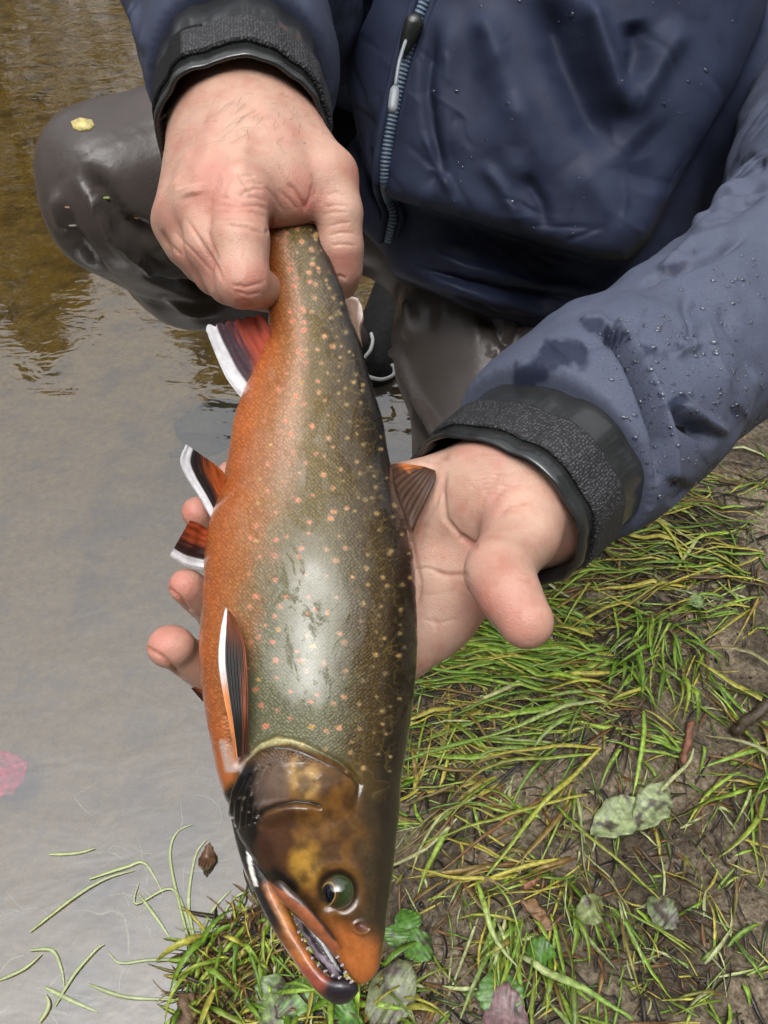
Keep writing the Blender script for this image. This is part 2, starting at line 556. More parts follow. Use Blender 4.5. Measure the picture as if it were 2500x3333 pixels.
BODY_ST = [
    (884, 640, 1000, 650, .34), (880, 700, 1018, 704, .34), (872, 780, 1052, 790, .42), (873, 900, 1100, 900, .5), (871, 1040, 1140, 1030, .55),
    (846, 1150, 1177, 1140, .58), (802, 1250, 1209, 1250, .6), (763, 1356, 1243, 1360, .62), (739, 1477, 1266, 1480, .63),
    (720, 1580, 1290, 1580, .63), (684, 1690, 1318, 1685, .63), (668, 1780, 1340, 1785, .63), (662, 1884, 1353, 1888, .63),
    (651, 2034, 1357, 2040, .63), (648, 2155, 1353, 2165, .63), (659, 2265, 1343, 2285, .63), (677, 2370, 1329, 2390, .63),
    (699, 2476, 1315, 2490, .63), (722, 2562, 1306, 2585, .63), (747, 2645, 1296, 2680, .62), (780, 2730, 1286, 2770, .61),
    (822, 2805, 1276, 2850, .61), (872, 2872, 1266, 2922, .62), (926, 2940, 1258, 2990, .63), (982, 3000, 1252, 3045, .66),
    (1036, 3056, 1247, 3092, .7), (1084, 3110, 1240, 3130, .78), (1122, 3160, 1228, 3164, .85), (1150, 3192, 1208, 3188, .95), (1172, 3205, 1186, 3203, 1.2)]
ST = [(a, b_, c, d_, float(FD((b_ + d_) / 2)), r) for a, b_, c, d_, r in BODY_ST]
NU, NV = 1100, 380
fv, ff, fcaps, FS, fth = loft(ST, NU, NV, .92)
nb = NU * NV
# paint coordinates: the pixel of the near-side twin of each vertex
ct = np.tile(np.cos(fth), NU)
FX = (FS[:, 0] + FS[:, 2]) / 2; FY = (FS[:, 1] + FS[:, 3]) / 2
puv = np.column_stack([np.repeat(FX, NV) + np.repeat((FS[:, 2] - FS[:, 0]) / 2, NV) * ct,
                       np.repeat(FY, NV) + np.repeat((FS[:, 3] - FS[:, 1]) / 2, NV) * ct])
puv = np.vstack([puv, pix(fv[nb:])])
tt = np.append((1 + ct) / 2, [.5, .5])            # 0 belly .. 1 back
ss = np.append(np.repeat(FY, NV), [650, 3200])     # photo row along the body

OPERC = [(742, 2660), (762, 2560), (806, 2466), (850, 2432), (896, 2417), (945, 2420), (988, 2433), (1045, 2460), (1097, 2487), (1140, 2522), (1162, 2556),
         (1150, 2640), (1060, 2700), (980, 2760), (900, 2830), (840, 2840), (790, 2760)]
PREOP = [(836, 2655), (868, 2634), (907, 2618), (961, 2607), (1010, 2612), (1040, 2622)]
EYE = (1100, 2900)

disp = np.zeros(len(fv))
sd_op = poly_sd(puv, OPERC)
top_side = sstep(2700, 2560, puv[:, 1] + .35 * np.maximum(puv[:, 0] - 1040, 0))
disp += top_side * (.0022 * sstep(10, -14, sd_op) - .0012 * np.exp(-((sd_op - 8) / 10) ** 2))
d1, t1 = seg_dist(puv, PREOP)
disp += -.0016 * np.exp(-(d1 / 8) ** 2) + .0012 * np.exp(-((d1 - 24) / 22) ** 2) * sstep(2590, 2625, puv[:, 1] + 0 * t1) * sstep(0, .12, t1) * sstep(1, .8, t1)
for k in range(5):                                   # pleated gill membrane
    pl = [(756 + 18 * k, 2640 - 30 * k), (800 + 14 * k, 2560 - 34 * k + 20), (850 + 10 * k, 2500 - 16 * k)]
    pl = [(752 + 20 * k, 2700 - 6 * k), (768 + 22 * k, 2610 - 8 * k), (806 + 20 * k, 2530 - 10 * k)]
    dk, _ = seg_dist(puv, pl)
    disp += -.0009 * np.exp(-(dk / 5) ** 2)
de = np.hypot(puv[:, 0] - EYE[0], puv[:, 1] - EYE[1])
disp += -.0032 * np.exp(-(de / 62) ** 4) + .0003 * np.exp(-((de - 82) / 22) ** 2)
d2, _ = seg_dist(puv, [(1060, 2960), (1120, 3040), (1135, 3110)])
disp += -.0012 * np.exp(-(d2 / 26) ** 2)
dn = np.hypot((puv[:, 0] - 1178) / 1.3, puv[:, 1] - 3018)
disp += -.002 * np.exp(-(dn / 12) ** 2) + .0006 * np.exp(-((dn - 20) / 6) ** 2)
dpf = poly_sd(puv, [(730, 2330), (800, 2330), (800, 2460), (770, 2490), (735, 2420)])
disp += -.0018 * sstep(14, -14, dpf)
dl, _ = seg_dist(puv, [(960, 760), (1000, 1000), (1030, 1300), (1060, 1560), (1080, 1800), (1075, 2100), (1060, 2400)])
disp += -.00002 * np.exp(-(dl / 6) ** 2)
p3 = np.column_stack([puv / 90.0, np.zeros(len(puv))])
disp += .0003 * fbm(p3 * .6, 2, 4) + .0001 * (puv[:, 1] > 2480) * fbm(p3 * 2.2, 3, 8)
tri_f = np.vstack([ff[:, [0, 1, 2]], ff[:, [0, 2, 3]], fcaps[0][:, :3], fcaps[1][:, :3]])
fn = normals_of(fv, tri_f)
near_side = np.clip(fv[:, 2] * 0 + 1, 0, 1)
fv = fv + fn * disp[:, None]

def lerp(a, b, t):
    return a + (b - a) * t[:, None]

def fish_paint(uv, t, y):
    n = len(uv)
    q = np.column_stack([uv / 60.0, np.zeros(n)])
    nz = fbm(q, 4, 21); nf = fbm(q * 6, 3, 31)
    c = np.tile(np.array([.125, .086, .022]), (n, 1))                    # olive flank
    c = lerp(c, np.array([.130, .135, .080]), sstep(1450, 2150, y) * .85)  # pale sheen towards the head painted in as grey-green
    c = lerp(c, np.array([.058, .036, .010]), sstep(.56, .78, t + .06 * nz))
    c = lerp(c, np.array([.014, .010, .005]), sstep(.80, .94, t + .03 * nz))
    e0 = np.interp(y, [700, 1000, 1300, 1600, 1900, 2200, 2500], [.10, .16, .20, .17, .13, .10, .12])
    e1 = np.interp(y, [700, 1000, 1300, 1600, 1900, 2200, 2500], [.34, .46, .50, .44, .36, .26, .20])
    k = sstep(e1, e0, t + .05 * nz)
    c = lerp(c, np.array([.34, .125, .040]), k * .96)
    c = lerp(c, np.array([.40, .108, .026]), sstep(e0 * 1.2, e0 * .25, t))
    c = lerp(c, np.array([.60, .36, .25]), .45 * np.exp(-((t - e1 * .8) / .09) ** 2) * sstep(1900, 1300, y))
    c *= (1 + .08 * nf + .10 * nz)[:, None]
    worm = 1 - np.clip(np.abs(fbm(q * 1.9, 2, 55)) / .16, 0, 1)
    c = lerp(c, np.array([.17, .115, .03]), .45 * worm * sstep(.6, .74, t) * sstep(.97, .88, t))
    # spots, scattered with even spacing
    rng = random.Random(11); sp = []
    yy = 740
    while yy < 2520:
        L = np.interp(yy, FY, FS[:, 0]); R = np.interp(yy, FY, FS[:, 2])
        x = L + (R - L) * .2 + rng.uniform(0, 55)
        while x < L + (R - L) * .97:
            sp.append((x + rng.uniform(-20, 20), yy + rng.uniform(-24, 24), (x - L) / (R - L)))
            x += rng.uniform(58, 96) * (1 - .25 * ((x - L) / (R - L) > .7)) * (R - L) / 640
        yy += rng.uniform(42, 54)
    for (sx, sy, st) in sp:
        g = np.where((np.abs(uv[:, 0] - sx) < 34) & (np.abs(uv[:, 1] - sy) < 30))[0]
        if not len(g): continue
        r = rng.uniform(4.5, 9.5) * (1 if st < .72 else .72)
        dd = np.hypot((uv[g, 0] - sx) / rng.uniform(1.0, 1.35), (uv[g, 1] - sy)) + 2.2 * nf[g]
        inner = rng.random()
        if st < .56: pc = np.array([.68, .22, .12]) if inner < .8 else np.array([.55, .30, .07])
        elif st < .72: pc = np.array([.62, .28, .12])
        else: pc = np.array([.40, .24, .07])
        halo = sstep(r * 2.1, r * 1.1, dd)[:, None] * .12
        c[g] = c[g] * (1 - halo) + halo * np.array([.30, .28, .20])
        m = sstep(r * 1.1, r * .72, dd)[:, None] * rng.uniform(.4, .85)
        c[g] = c[g] * (1 - m) + m * pc
    # the head
    hy = uv[:, 1] + .0 * uv[:, 0]
    head = sstep(14, -10, poly_sd(uv, [(690, 2640), (745, 2560), (806, 2452), (896, 2408), (988, 2426), (1097, 2480), (1162, 2550), (1210, 2600), (1330, 2640), (1330, 3330), (700, 3330)]) + 7 * nz)
    hc = np.tile(np.array([.13, .058, .012]), (n, 1))                     # golden brown cheek
    hc = lerp(hc, np.array([.46, .28, .09]), sstep(78, 14, np.hypot((uv[:, 0] - 1000) / 1.0, (uv[:, 1] - 2530) / 1.1) + 26 * nz) * .8)
    hc = lerp(hc, np.array([.40, .22, .03]), sstep(80, 10, np.hypot((uv[:, 0] - 985), (uv[:, 1] - 2800) / 1.2) + 24 * nz) * .7)
    blotch = sstep(-.5, .9, fbm(q * 1.7, 5, 77))
    hc = lerp(hc, np.array([.040, .018, .007]), .75 * blotch)
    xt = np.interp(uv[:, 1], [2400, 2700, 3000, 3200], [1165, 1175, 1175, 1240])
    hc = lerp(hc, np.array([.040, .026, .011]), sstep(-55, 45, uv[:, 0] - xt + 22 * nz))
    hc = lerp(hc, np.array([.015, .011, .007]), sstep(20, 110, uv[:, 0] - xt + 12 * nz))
    sn = sstep(2990, 3085, uv[:, 1] + .25 * (1150 - uv[:, 0]) + 16 * nz)
    hc = lerp(hc, np.array([.34, .105, .024]), sn * sstep(1262, 1215, uv[:, 0] + 6 * nz))
    blk = sstep(26, -14, poly_sd(uv, [(690, 2700), (740, 2590), (796, 2490), (846, 2466), (868, 2540), (858, 2620), (846, 2690), (890, 2780), (940, 2850), (960, 2900), (850, 2890), (690, 2860)]) + 16 * nz)
    hc = lerp(hc, np.array([.006, .005, .005]), blk)
    chk = sstep(18, -18, poly_sd(uv, [(840, 2470), (930, 2450), (950, 2600), (860, 2640), (840, 2560)]) + 14 * nz)
    hc = lerp(hc, np.array([.10, .068, .052]), chk * .8)
    dk = sstep(18, -12, poly_sd(uv, [(845, 2660), (950, 2630), (955, 2730), (930, 2840), (860, 2820), (836, 2730)]) + 18 * nz)
    hc = lerp(hc, np.array([.045, .018, .010]), dk * .8)
    for kx, wv in ((0, 3.2), (20, 2.6), (44, 2.4)):
        dw, tw = seg_dist(uv, [(764 + kx, 2690 - kx * .4), (782 + kx, 2610 - kx * .5), (822 + kx, 2530 - kx * .6), (858 + kx * .8, 2478)])
        hc = lerp(hc, np.array([.30, .26, .20]), .7 * sstep(wv, 0, dw) * sstep(.1, .6, vnoise(q * 5, 3 + kx)))
    hc *= (1 + .12 * nf)[:, None]
    c = lerp(c, hc, head)
    dr_, tr_ = seg_dist(uv, [(806, 2480), (850, 2446), (896, 2432), (945, 2434), (1000, 2452), (1060, 2482), (1130, 2524)])
    c = lerp(c, np.array([.03, .018, .008]), sstep(9, 2, dr_ + 2 * nz) * .8)
    # pale rim behind the gill cover, silvery patch at the fin root
    do, to = seg_dist(uv, [(800, 2476), (846, 2430), (896, 2411), (945, 2412), (1000, 2432), (1060, 2462)])
    c = lerp(c, np.array([.50, .47, .24]), sstep(13, 3, do + 3 * nz) * sstep(1.0, .55, to) * .95)
    dp, _ = seg_dist(uv, [(722, 2420), (745, 2500), (790, 2500), (806, 2460)])
    c = lerp(c, np.array([.45, .38, .34]), sstep(20, 4, dp + 8 * nz) * .75)
    d3, _ = seg_dist(uv, PREOP)
    c = lerp(c, np.array([.02, .012, .006]), sstep(7, 2, d3))
    c = lerp(c, np.array([.06, .03, .018]), sstep(12, -6, poly_sd(uv, [(735, 2330), (800, 2330), (800, 2455), (775, 2485), (742, 2420)]) + 6 * nz) * .8)
    de = np.hypot(uv[:, 0] - EYE[0], uv[:, 1] - EYE[1])
    c = lerp(c, np.array([.03, .02, .012]), sstep(76, 60, de + 4 * nz) * .9)
    dn = np.hypot((uv[:, 0] - 1178) / 1.3, uv[:, 1] - 3018)
    c = lerp(c, np.array([.12, .05, .04]), sstep(16, 8, dn))
    return np.clip(c, .004, 1)

fcol = fish_paint(puv, tt, ss)
gloss = np.clip(sstep(2420, 2520, ss), 0, 1)

def skin_fish():
    m, nt, b, o = new_mat('wet trout skin')
    at = N(nt, 'ShaderNodeAttribute', attribute_name='pigment')
    uvn = coords(nt, 'UV')
    mp = N(nt, 'ShaderNodeMapping'); mp.inputs['Scale'].default_value = (100, 100, 1); mp.inputs['Rotation'].default_value = (0, 0, rad(41)); nt.links.new(uvn, mp.inputs[0])
    vo = N(nt, 'ShaderNodeTexVoronoi', feature='F1'); vo.inputs['Scale'].default_value = 1.0; vo.inputs['Randomness'].default_value = .6
    nt.links.new(mp.outputs[0], vo.inputs['Vector'])
    cell = ramp(nt, vo.outputs['Distance'], [(.15, (1.14, 1.13, 1.08)), (.6, (.76, .74, .71))])
    hd = N(nt, 'ShaderNodeAttribute', attribute_name='head')
    inv = N(nt, 'ShaderNodeMath', operation='SUBTRACT'); inv.inputs[0].default_value = 1; nt.links.new(hd.outputs['Fac'], inv.inputs[1])
    col = mixc(nt, inv.outputs[0], at.outputs['Color'], mixc(nt, 1.0, at.outputs['Color'], cell.outputs[0], 'MULTIPLY'))
    nt.links.new(col, b.inputs['Base Color'])
    b.inputs['Roughness'].default_value = .42
    b.inputs['Specular IOR Level'].default_value = .3
    sm = N(nt, 'ShaderNodeMath', operation='MULTIPLY'); nt.links.new(inv.outputs[0], sm.inputs[0]); sm.inputs[1].default_value = .55
    bp = N(nt, 'ShaderNodeBump'); bp.invert = True; bp.inputs['Distance'].default_value = .0006
    nt.links.new(sm.outputs[0], bp.inputs['Strength']); nt.links.new(vo.outputs['Distance'], bp.inputs['Height'])
    nt.links.new(bp.outputs[0], b.inputs['Normal'])
    b.inputs['Coat IOR'].default_value = 1.4
    film = noise(nt, uvn, 7, 4, .6, .6)
    mp2 = N(nt, 'ShaderNodeMapping'); mp2.inputs['Scale'].default_value = (1.5, .8, 1); nt.links.new(uvn, mp2.inputs[0])
    wetn = noise(nt, mp2.outputs[0], 5.5, 8, .72, .9)                  # beads and films of water with ragged rims
    mxw = N(nt, 'ShaderNodeMath', operation='MAXIMUM'); nt.links.new(ramp(nt, wetn, [(.44, (.10,) * 3), (.475, (1,) * 3)]).outputs[0], mxw.inputs[0])
    nt.links.new(hd.outputs['Fac'], mxw.inputs[1]); nt.links.new(mxw.outputs[0], b.inputs['Coat Weight'])
    cr = ramp(nt, film, [(.45, (.05,) * 3), (.58, (.11,) * 3)])
    nt.links.new(cr.outputs[0], b.inputs['Coat Roughness'])
    cb = N(nt, 'ShaderNodeBump'); cb.inputs['Strength'].default_value = .03; cb.inputs['Distance'].default_value = .0006
    nt.links.new(vo.outputs['Distance'], cb.inputs['Height'])
    nt.links.new(cb.outputs[0], b.inputs['Coat Normal'])
    return m
M_FISH = skin_fish()
M_FIN = simple_mat('wet fin membrane', (1, 1, 1), .5, 300, .18, .0003, coat=.08, spec=.3, pig=True, sss=0)
M_JAW = simple_mat('wet jaw skin', (1, 1, 1), .42, 260, .3, .0005, coat=.45, pig=True)

trout = thing('trout', 'orange-bellied spotted trout held head-down in two bare hands, mouth open', 'fish', to_world(C(1010, 2000, .3)))
body = mesh_obj('body', fv, tri_f, M_FISH, trout, fcol, uv=puv / 1000.0, attr={'head': gloss})
body['label'] = 'spotted olive flank shading to a bright orange belly'

def fin(name, lead, trail, colf, nu=60, nv=60, thick=.0011, ripple=.00022, rays=16, jag=0, label=None, bend=0):
    """lead and trail edges, base to tip, rows px,py,depth; a thin closed sheet with rays"""
    A, B = catmull(lead, nv), catmull(trail, nv)
    u = np.linspace(0, 1, nu)
    G = A[None] * (1 - u)[:, None, None] + B[None] * u[:, None, None]
    vv = np.linspace(0, 1, nv)
    if jag:
        tipdir = (G[:, -1] - G[:, -8])
        for i in range(nu):
            G[i, -6:] += tipdir[i] * (jag * (abs(math.sin(rays * .5 * math.pi * u[i])) - .5) * np.linspace(0, 1, 6)[:, None])
    P3 = np.stack([(G[..., 0] - PW / 2) / F * G[..., 2], (PH / 2 - G[..., 1]) / F * G[..., 2], G[..., 2]], -1)
    z = ripple * np.sin(u * math.pi * rays)[:, None] * sstep(0, .3, vv)[None] * np.ones((nu, nv)) + bend * (np.sin(u * 3.0)[:, None] * vv[None] ** 2)
    th = thick * (.35 + .9 * np.exp(-((u - .03) / .08) ** 2))[:, None] * (1.1 - .6 * vv[None]) * np.minimum(1, 12 * np.minimum(u, 1 - u) + .1)[:, None]
    n = np.array([0, 0, 1.0])
    front = P3 - (z + th)[..., None] * -n * -1
    back = P3 - (z - th)[..., None] * n
    v = np.vstack([front.reshape(-1, 3), back.reshape(-1, 3)])
    g = grid_faces(nu, nv)
    f = np.vstack([g, g[:, ::-1] + nu * nv])
    ring = [i * nv for i in range(nu)] + [(nu - 1) * nv + j for j in range(1, nv)] + [i * nv + nv - 1 for i in range(nu - 2, -1, -1)] + [j for j in range(nv - 2, 0, -1)]
    ring = np.array(ring); r2 = np.roll(ring, -1)
    f = np.vstack([f, np.stack([ring, ring + nu * nv, r2 + nu * nv, r2], 1)])
    U, V = np.meshgrid(u, vv, indexing='ij')
    c = colf(U.ravel(), V.ravel())
    o = mesh_obj(name, v, f, M_FIN, trout, np.vstack([c, c]), uv=np.vstack([np.column_stack([U.ravel(), V.ravel()])] * 2))
    if label: o['label'] = label
    return o

def fin_col(white=.16, black=.34, red=(.30, .05, .018), dark=(.02, .012, .012), tipred=.0, base=None):
    def f(u, v):
        q = np.column_stack([u * 9, v * 2.2, u * 0])
        nz = vnoise(q, 5); fine = vnoise(np.column_stack([u * 34, v * 3, u * 0]), 8)
        c = np.tile(np.array(red), (len(u), 1)) * (1 + .35 * fine)[:, None]
        c = lerp(c, np.array(dark), sstep(black + .28, black - .06, u + .10 * nz + .25 * fine * .5) * (1 - tipred * sstep(.6, 1, v)))
        w = sstep(white + .02, white - .02, u + .025 * nz)
        c = lerp(c, np.array([.66, .66, .68]) * (1 + .12 * nz)[:, None], w)
        if base is not None:
            c = lerp(c, np.array(base), w * sstep(.55, .35, v))
        return c
    return f

def dz(p, y, off=0):
    return (p[0], p[1], float(FD(y)) + off)
fin('anal_fin', [dz((790, 1300), 1200), dz((738, 1232), 1200, -.002), dz((697, 1142), 1200, -.004), dz((668, 1066), 1200, -.006)],
    [dz((900, 1110), 1200), dz((884, 1075), 1200, -.001), dz((868, 1050), 1200, -.002), dz((856, 1024), 1200, -.003)],
    fin_col(.20, .38, (.34, .05, .022), (.045, .022, .03)), jag=.7, rays=12, label='red anal fin with a thick white leading edge')
fin('pelvic_fin', [dz((690, 1692), 1600), dz((648, 1618), 1600, -.003), dz((606, 1552), 1600, -.006), dz((586, 1497), 1600, -.009), dz((606, 1446), 1600, -.012)],
    [dz((760, 1640), 1600), dz((748, 1600), 1600, -.003), dz((738, 1566), 1600, -.006), dz((730, 1540), 1600, -.008), dz((705, 1515), 1600, -.010)],
    fin_col(.24, .46, (.34, .07, .015), (.018, .012, .012)), rays=14, label='dark orange pelvic fin with a white edge')
fin('pelvic_fin', [dz((700, 1856), 1780, .012), dz((640, 1850), 1780, .010), dz((597, 1838), 1780, .006), dz((553, 1808), 1780, .002)],
    [dz((720, 1740), 1780, .012), dz((672, 1718), 1780, .010), dz((645, 1702), 1780, .006), dz((618, 1694), 1780, .002)],
    fin_col(.22, .42, (.30, .055, .018), (.03, .014, .012)), rays=12, label='far pelvic fin, red with a white lower edge')
pd = lambda y, o: float(FD(y)) - o
fin('pectoral_fin', [(766, 2466, pd(2400, .0205)), (745, 2354, pd(2350, .0235)), (722, 2240, pd(2240, .0255)), (711, 2140, pd(2140, .026)), (719, 2050, pd(2050, .026)), (734, 1976, pd(1976, .026))],
    [(798, 2458, pd(2400, .0225)), (806, 2354, pd(2350, .0275)), (808, 2260, pd(2240, .029)), (803, 2160, pd(2140, .030)), (794, 2090, pd(2050, .030)), (762, 2010, pd(1976, .028))],
    fin_col(.24, .8, (.20, .05, .014), (.013, .011, .010), tipred=.8, base=(.55, .20, .06)), rays=18, thick=.0014, label='black pectoral fin folded against the flank, white front edge')
fin('pectoral_fin', [dz((690, 2300), 2270, .012), dz((660, 2285), 2270, .010), dz((640, 2262), 2270, .008), dz((622, 2240), 2270, .006)],
    [dz((690, 2250), 2270, .012), dz((670, 2248), 2270, .010), dz((652, 2242), 2270, .008), dz((636, 2236), 2270, .006)],
    fin_col(.1, .5, (.22, .07, .03), (.05, .02, .012)), rays=6, label='brown tip of the far pectoral fin')
fin('dorsal_fin', [dz((1345, 1735), 1600, .004), dz((1362, 1690), 1600, .006), dz((1392, 1625), 1600, .010), dz((1418, 1560), 1600, .012), dz((1417, 1532), 1600, .014)],
    [dz((1255, 1530), 1600, .004), dz((1268, 1514), 1600, .006), dz((1300, 1508), 1600, .010), dz((1340, 1512), 1600, .012), dz((1380, 1518), 1600, .014)],
    lambda u, v: lerp(np.array([.055, .026, .014])[None] * (1 + .3 * vnoise(np.column_stack([u * 26, v * 3, u * 0]), 14))[:, None], np.array([.40, .12, .03]),
                      sstep(.66, .9, u + .10 * vnoise(np.column_stack([u * 3, v * 22, u * 0]), 4)) * sstep(.35, .6, v)), rays=18, jag=.5, label='black dorsal fin with a frayed orange edge')
fin('adipose_fin', [dz((1180, 1130), 1050, .002), dz((1174, 1078), 1050, .004), dz((1183, 1040), 1050, .006), dz((1180, 1002), 1050, .007)],
    [dz((1112, 965), 1050, .002), dz((1128, 972), 1050, .004), dz((1146, 966), 1050, .006), dz((1164, 970), 1050, .007)],
    lambda u, v: lerp(np.tile(np.array([.16, .10, .07]), (len(u), 1)), np.array([.45, .36, .33]), sstep(.5, .9, v + .2 * np.sin(u * 7))), rays=2, ripple=.0003, thick=.0016)
fin('tail_fin', [(884, 650, .338), (850, 640, .36), (790, 640, .39), (740, 660, .42)], [(1000, 655, .338), (1010, 640, .36), (990, 610, .39), (960, 600, .42)],
    fin_col(.08, .2, (.22, .06, .03), (.04, .025, .02)), rays=20)

# lower jaw
def jaw_col(uv, v):
    q = np.column_stack([uv / 50.0, np.zeros(len(uv))]); nz = fbm(q, 3, 6)
    c = np.tile(np.array([.36, .125, .032]), (len(uv), 1)) * (1 + .3 * fbm(q * 3, 3, 16))[:, None]
    c = lerp(c, np.array([.48, .22, .06]), sstep(60, 5, np.hypot((uv[:, 0] - 925) / .8, (uv[:, 1] - 2985) / 1.6)) * .6)
    dL, tL = seg_dist(uv, [(740, 2640), (790, 2800), (830, 2905), (870, 2980), (920, 3070), (960, 3130)])
    c = lerp(c, np.array([.016, .013, .012]), sstep(34, 14, dL + 6 * nz) * sstep(1.05, .7, tL))
    c = lerp(c, np.array([.014, .012, .012]), sstep(2905, 2850, uv[:, 1] + .35 * (uv[:, 0] - 850) + 10 * nz))
    c = lerp(c, np.array([.28, .06, .045]), sstep(3120, 3175, uv[:, 1] - .25 * (uv[:, 0] - 1000) + 6 * nz) * .8)
    c = lerp(c, np.array([.016, .012, .017]), sstep(1040, 1090, uv[:, 0] + .55 * (uv[:, 1] - 3190) + 8 * nz))
    dW, tW = seg_dist(uv, [(808, 2770), (814, 2815), (826, 2862), (832, 2880)])
    c = lerp(c, np.array([.75, .73, .68]), sstep(9, 4, dW + 3 * vnoise(q * 9, 2)))
    return c
JST = [(748, 2640, 842, 2670, 1.0), (764, 2725, 868, 2750, 1.05), (790, 2815, 890, 2830, 1.0), (820, 2885, 912, 2890, .95), (852, 2955, 938, 2952, .95), (896, 3039, 970, 3026, .95),
       (940, 3105, 1000, 3082, 1.05), (990, 3176, 1030, 3136, 1.15), (1034, 3230, 1066, 3174, 1.05), (1086, 3267, 1120, 3182, .95), (1128, 3266, 1160, 3200, .9), (1152, 3248, 1168, 3222, .9), (1161, 3236, 1165, 3230, 1)]
JST = [(a, b_, c, d_, float(FD((b_ + d_) / 2)) + .001, r) for a, b_, c, d_, r in JST]
jaw = loft_obj('lower_jaw', JST, 160, 64, M_JAW, trout, jaw_col)
jaw['label'] = 'hooked orange lower jaw with a black tip'
def lip_col(uv, v):
    q = np.column_stack([uv / 40.0, np.zeros(len(uv))]); nz = fbm(q, 3, 9)
    c = np.tile(np.array([.27, .085, .035]), (len(uv), 1)) * (1 + .25 * nz)[:, None]
    dU, tU = seg_dist(uv, [(880, 2862), (940, 2890), (1000, 2945), (1050, 2998), (1100, 3056)])
    return lerp(c, np.array([.03, .018, .012]), sstep(17, 7, dU + 3 * nz))
LST = [(872, 2862, 878, 2882, .9), (890, 2900, 912, 2864, .8), (918, 2937, 950, 2896, .7), (956, 2968, 988, 2930, .7), (996, 3006, 1022, 2968, .7), (1034, 3046, 1056, 3006, .7), (1072, 3086, 1088, 3046, .7), (1098, 3106, 1108, 3084, .8)]
LST = [(a, b_, c, d_, float(FD(b_)) - .0155 + .0055 * max(0, (b_ - 2862) / 240) - .004 * math.sin(math.pi * (b_ - 2862) / 244), r) for a, b_, c, d_, r in LST]
lip = loft_obj('upper_lip', LST, 90, 36, M_JAW, trout, lip_col)
# inside of the mouth
M_MOUTH = simple_mat('wet mouth lining', (1, 1, 1), .3, 500, .3, .0004, coat=1, pig=True, sss=0)
def mouth_col(uv, v):
    q = np.column_stack([uv / 30.0, np.zeros(len(uv))]); nz = fbm(q, 3, 19)
    c = np.tile(np.array([.05, .035, .045]), (len(uv), 1))
    d, t = seg_dist(uv, [(950, 2965), (985, 3040), (1030, 3100), (1075, 3150), (1100, 3185)])
    return lerp(c * .4, np.array([.34, .28, .33]), sstep(13, 5, d + 6 * nz))
MST = [(930, 2920, 985, 2940, .4), (960, 2990, 1020, 2985, .4), (990, 3050, 1060, 3040, .4), (1022, 3105, 1090, 3095, .4), (1055, 3155, 1112, 3140, .4), (1085, 3190, 1120, 3168, .4), (1104, 3196, 1116, 3186, .4)]
MST = [(a, b_, c, d_, float(FD(b_)) + .006, r) for a, b_, c, d_, r in MST]
loft_obj('tongue', MST, 60, 30, M_MOUTH, trout, mouth_col)
M_TOOTH = simple_mat('tooth', (.42, .36, .38), .3, 900, .15, 0, coat=.6)
def tooth_mesh(p, tip, r):
    ax = unit(tip - p); a = unit(np.cross(ax, [.3, .2, 1])); b_ = np.cross(ax, a)
    ring = [p + r * (a * math.cos(t) + b_ * math.sin(t)) for t in np.linspace(0, 2 * math.pi, 6, endpoint=False)]
    mid = [p + .6 * (tip - p) + .65 * r * (a * math.cos(t) + b_ * math.sin(t)) for t in np.linspace(0, 2 * math.pi, 6, endpoint=False)]
    v = np.array(ring + mid + [tip])
    f = [(i, (i + 1) % 6, 6 + (i + 1) % 6) for i in range(6)] + [(i, 6 + (i + 1) % 6, 6 + i) for i in range(6)] + [(6 + i, 6 + (i + 1) % 6, 12) for i in range(6)]
    return v, np.array(f)
rng = random.Random(3)
low = catmull([(970, 3034), (994, 3082), (1024, 3132), (1060, 3166), (1102, 3184)], 8)
for k, (x, y) in enumerate(low):
    d = float(FD(y)) - .004
    v, f = tooth_mesh(C(x, y, d), C(x + rng.uniform(9, 15), y - 5 + rng.uniform(-4, 4), d + .0008), .0005)
    mesh_obj('tooth', v, f, M_TOOTH, jaw)
upp = catmull([(1100, 3115), (1120, 3150), (1130, 3178), (1145, 3196)], 5)
for k, (x, y) in enumerate(upp):
    d = float(FD(y)) - .0045
    v, f = tooth_mesh(C(x + 2, y - 2, d), C(x - 9, y + 6, d), .0006)
    mesh_obj('tooth', v, f, M_TOOTH, trout)
# eye
ed = float(FD(2900)) - .0128
ec = C(EYE[0], EYE[1], ed)
er = .0054
th, ph = np.meshgrid(np.linspace(0, math.pi, 64), np.linspace(0, 2 * math.pi, 96, endpoint=False), indexing='ij')
dirs = np.stack([np.sin(th) * np.cos(ph), np.sin(th) * np.sin(ph), -np.cos(th)], -1).reshape(-1, 3)
ev = ec + dirs * er * np.array([1, 1, .85])
pu = pix(ev) - np.array([EYE[0] - 33, EYE[1] + 10])
rp = np.hypot(pu[:, 0] / .78 + .12 * pu[:, 1], pu[:, 1] / 1.2)
ecol = np.tile(np.array([.022, .030, .010]), (len(ev), 1))
ecol = lerp(ecol, np.array([.03, .05, .016]), sstep(10, 60, pu[:, 0] - 20))
ecol = lerp(ecol, np.array([.05, .03, .012]), sstep(52, 38, rp))
ecol = lerp(ecol, np.array([.40, .26, .08]), np.exp(-((rp - 31) / 2.2) ** 2) * .8)
ecol = lerp(ecol, np.array([.003, .004, .007]), sstep(30, 27, rp))
M_EYE = simple_mat('eye', (1, 1, 1), .12, 400, .1, 0, coat=1, pig=True)
eye = mesh_obj('eye', ev, grid_faces(64, 96, True), M_EYE, trout, ecol)
eye['label'] = 'green eye with a gold-ringed dark pupil'

# ------------------------------------------------------------------ the person: hands
def wr(px_r, d):                 # radius in pixels at a depth -> metres
    return px_r * d / F

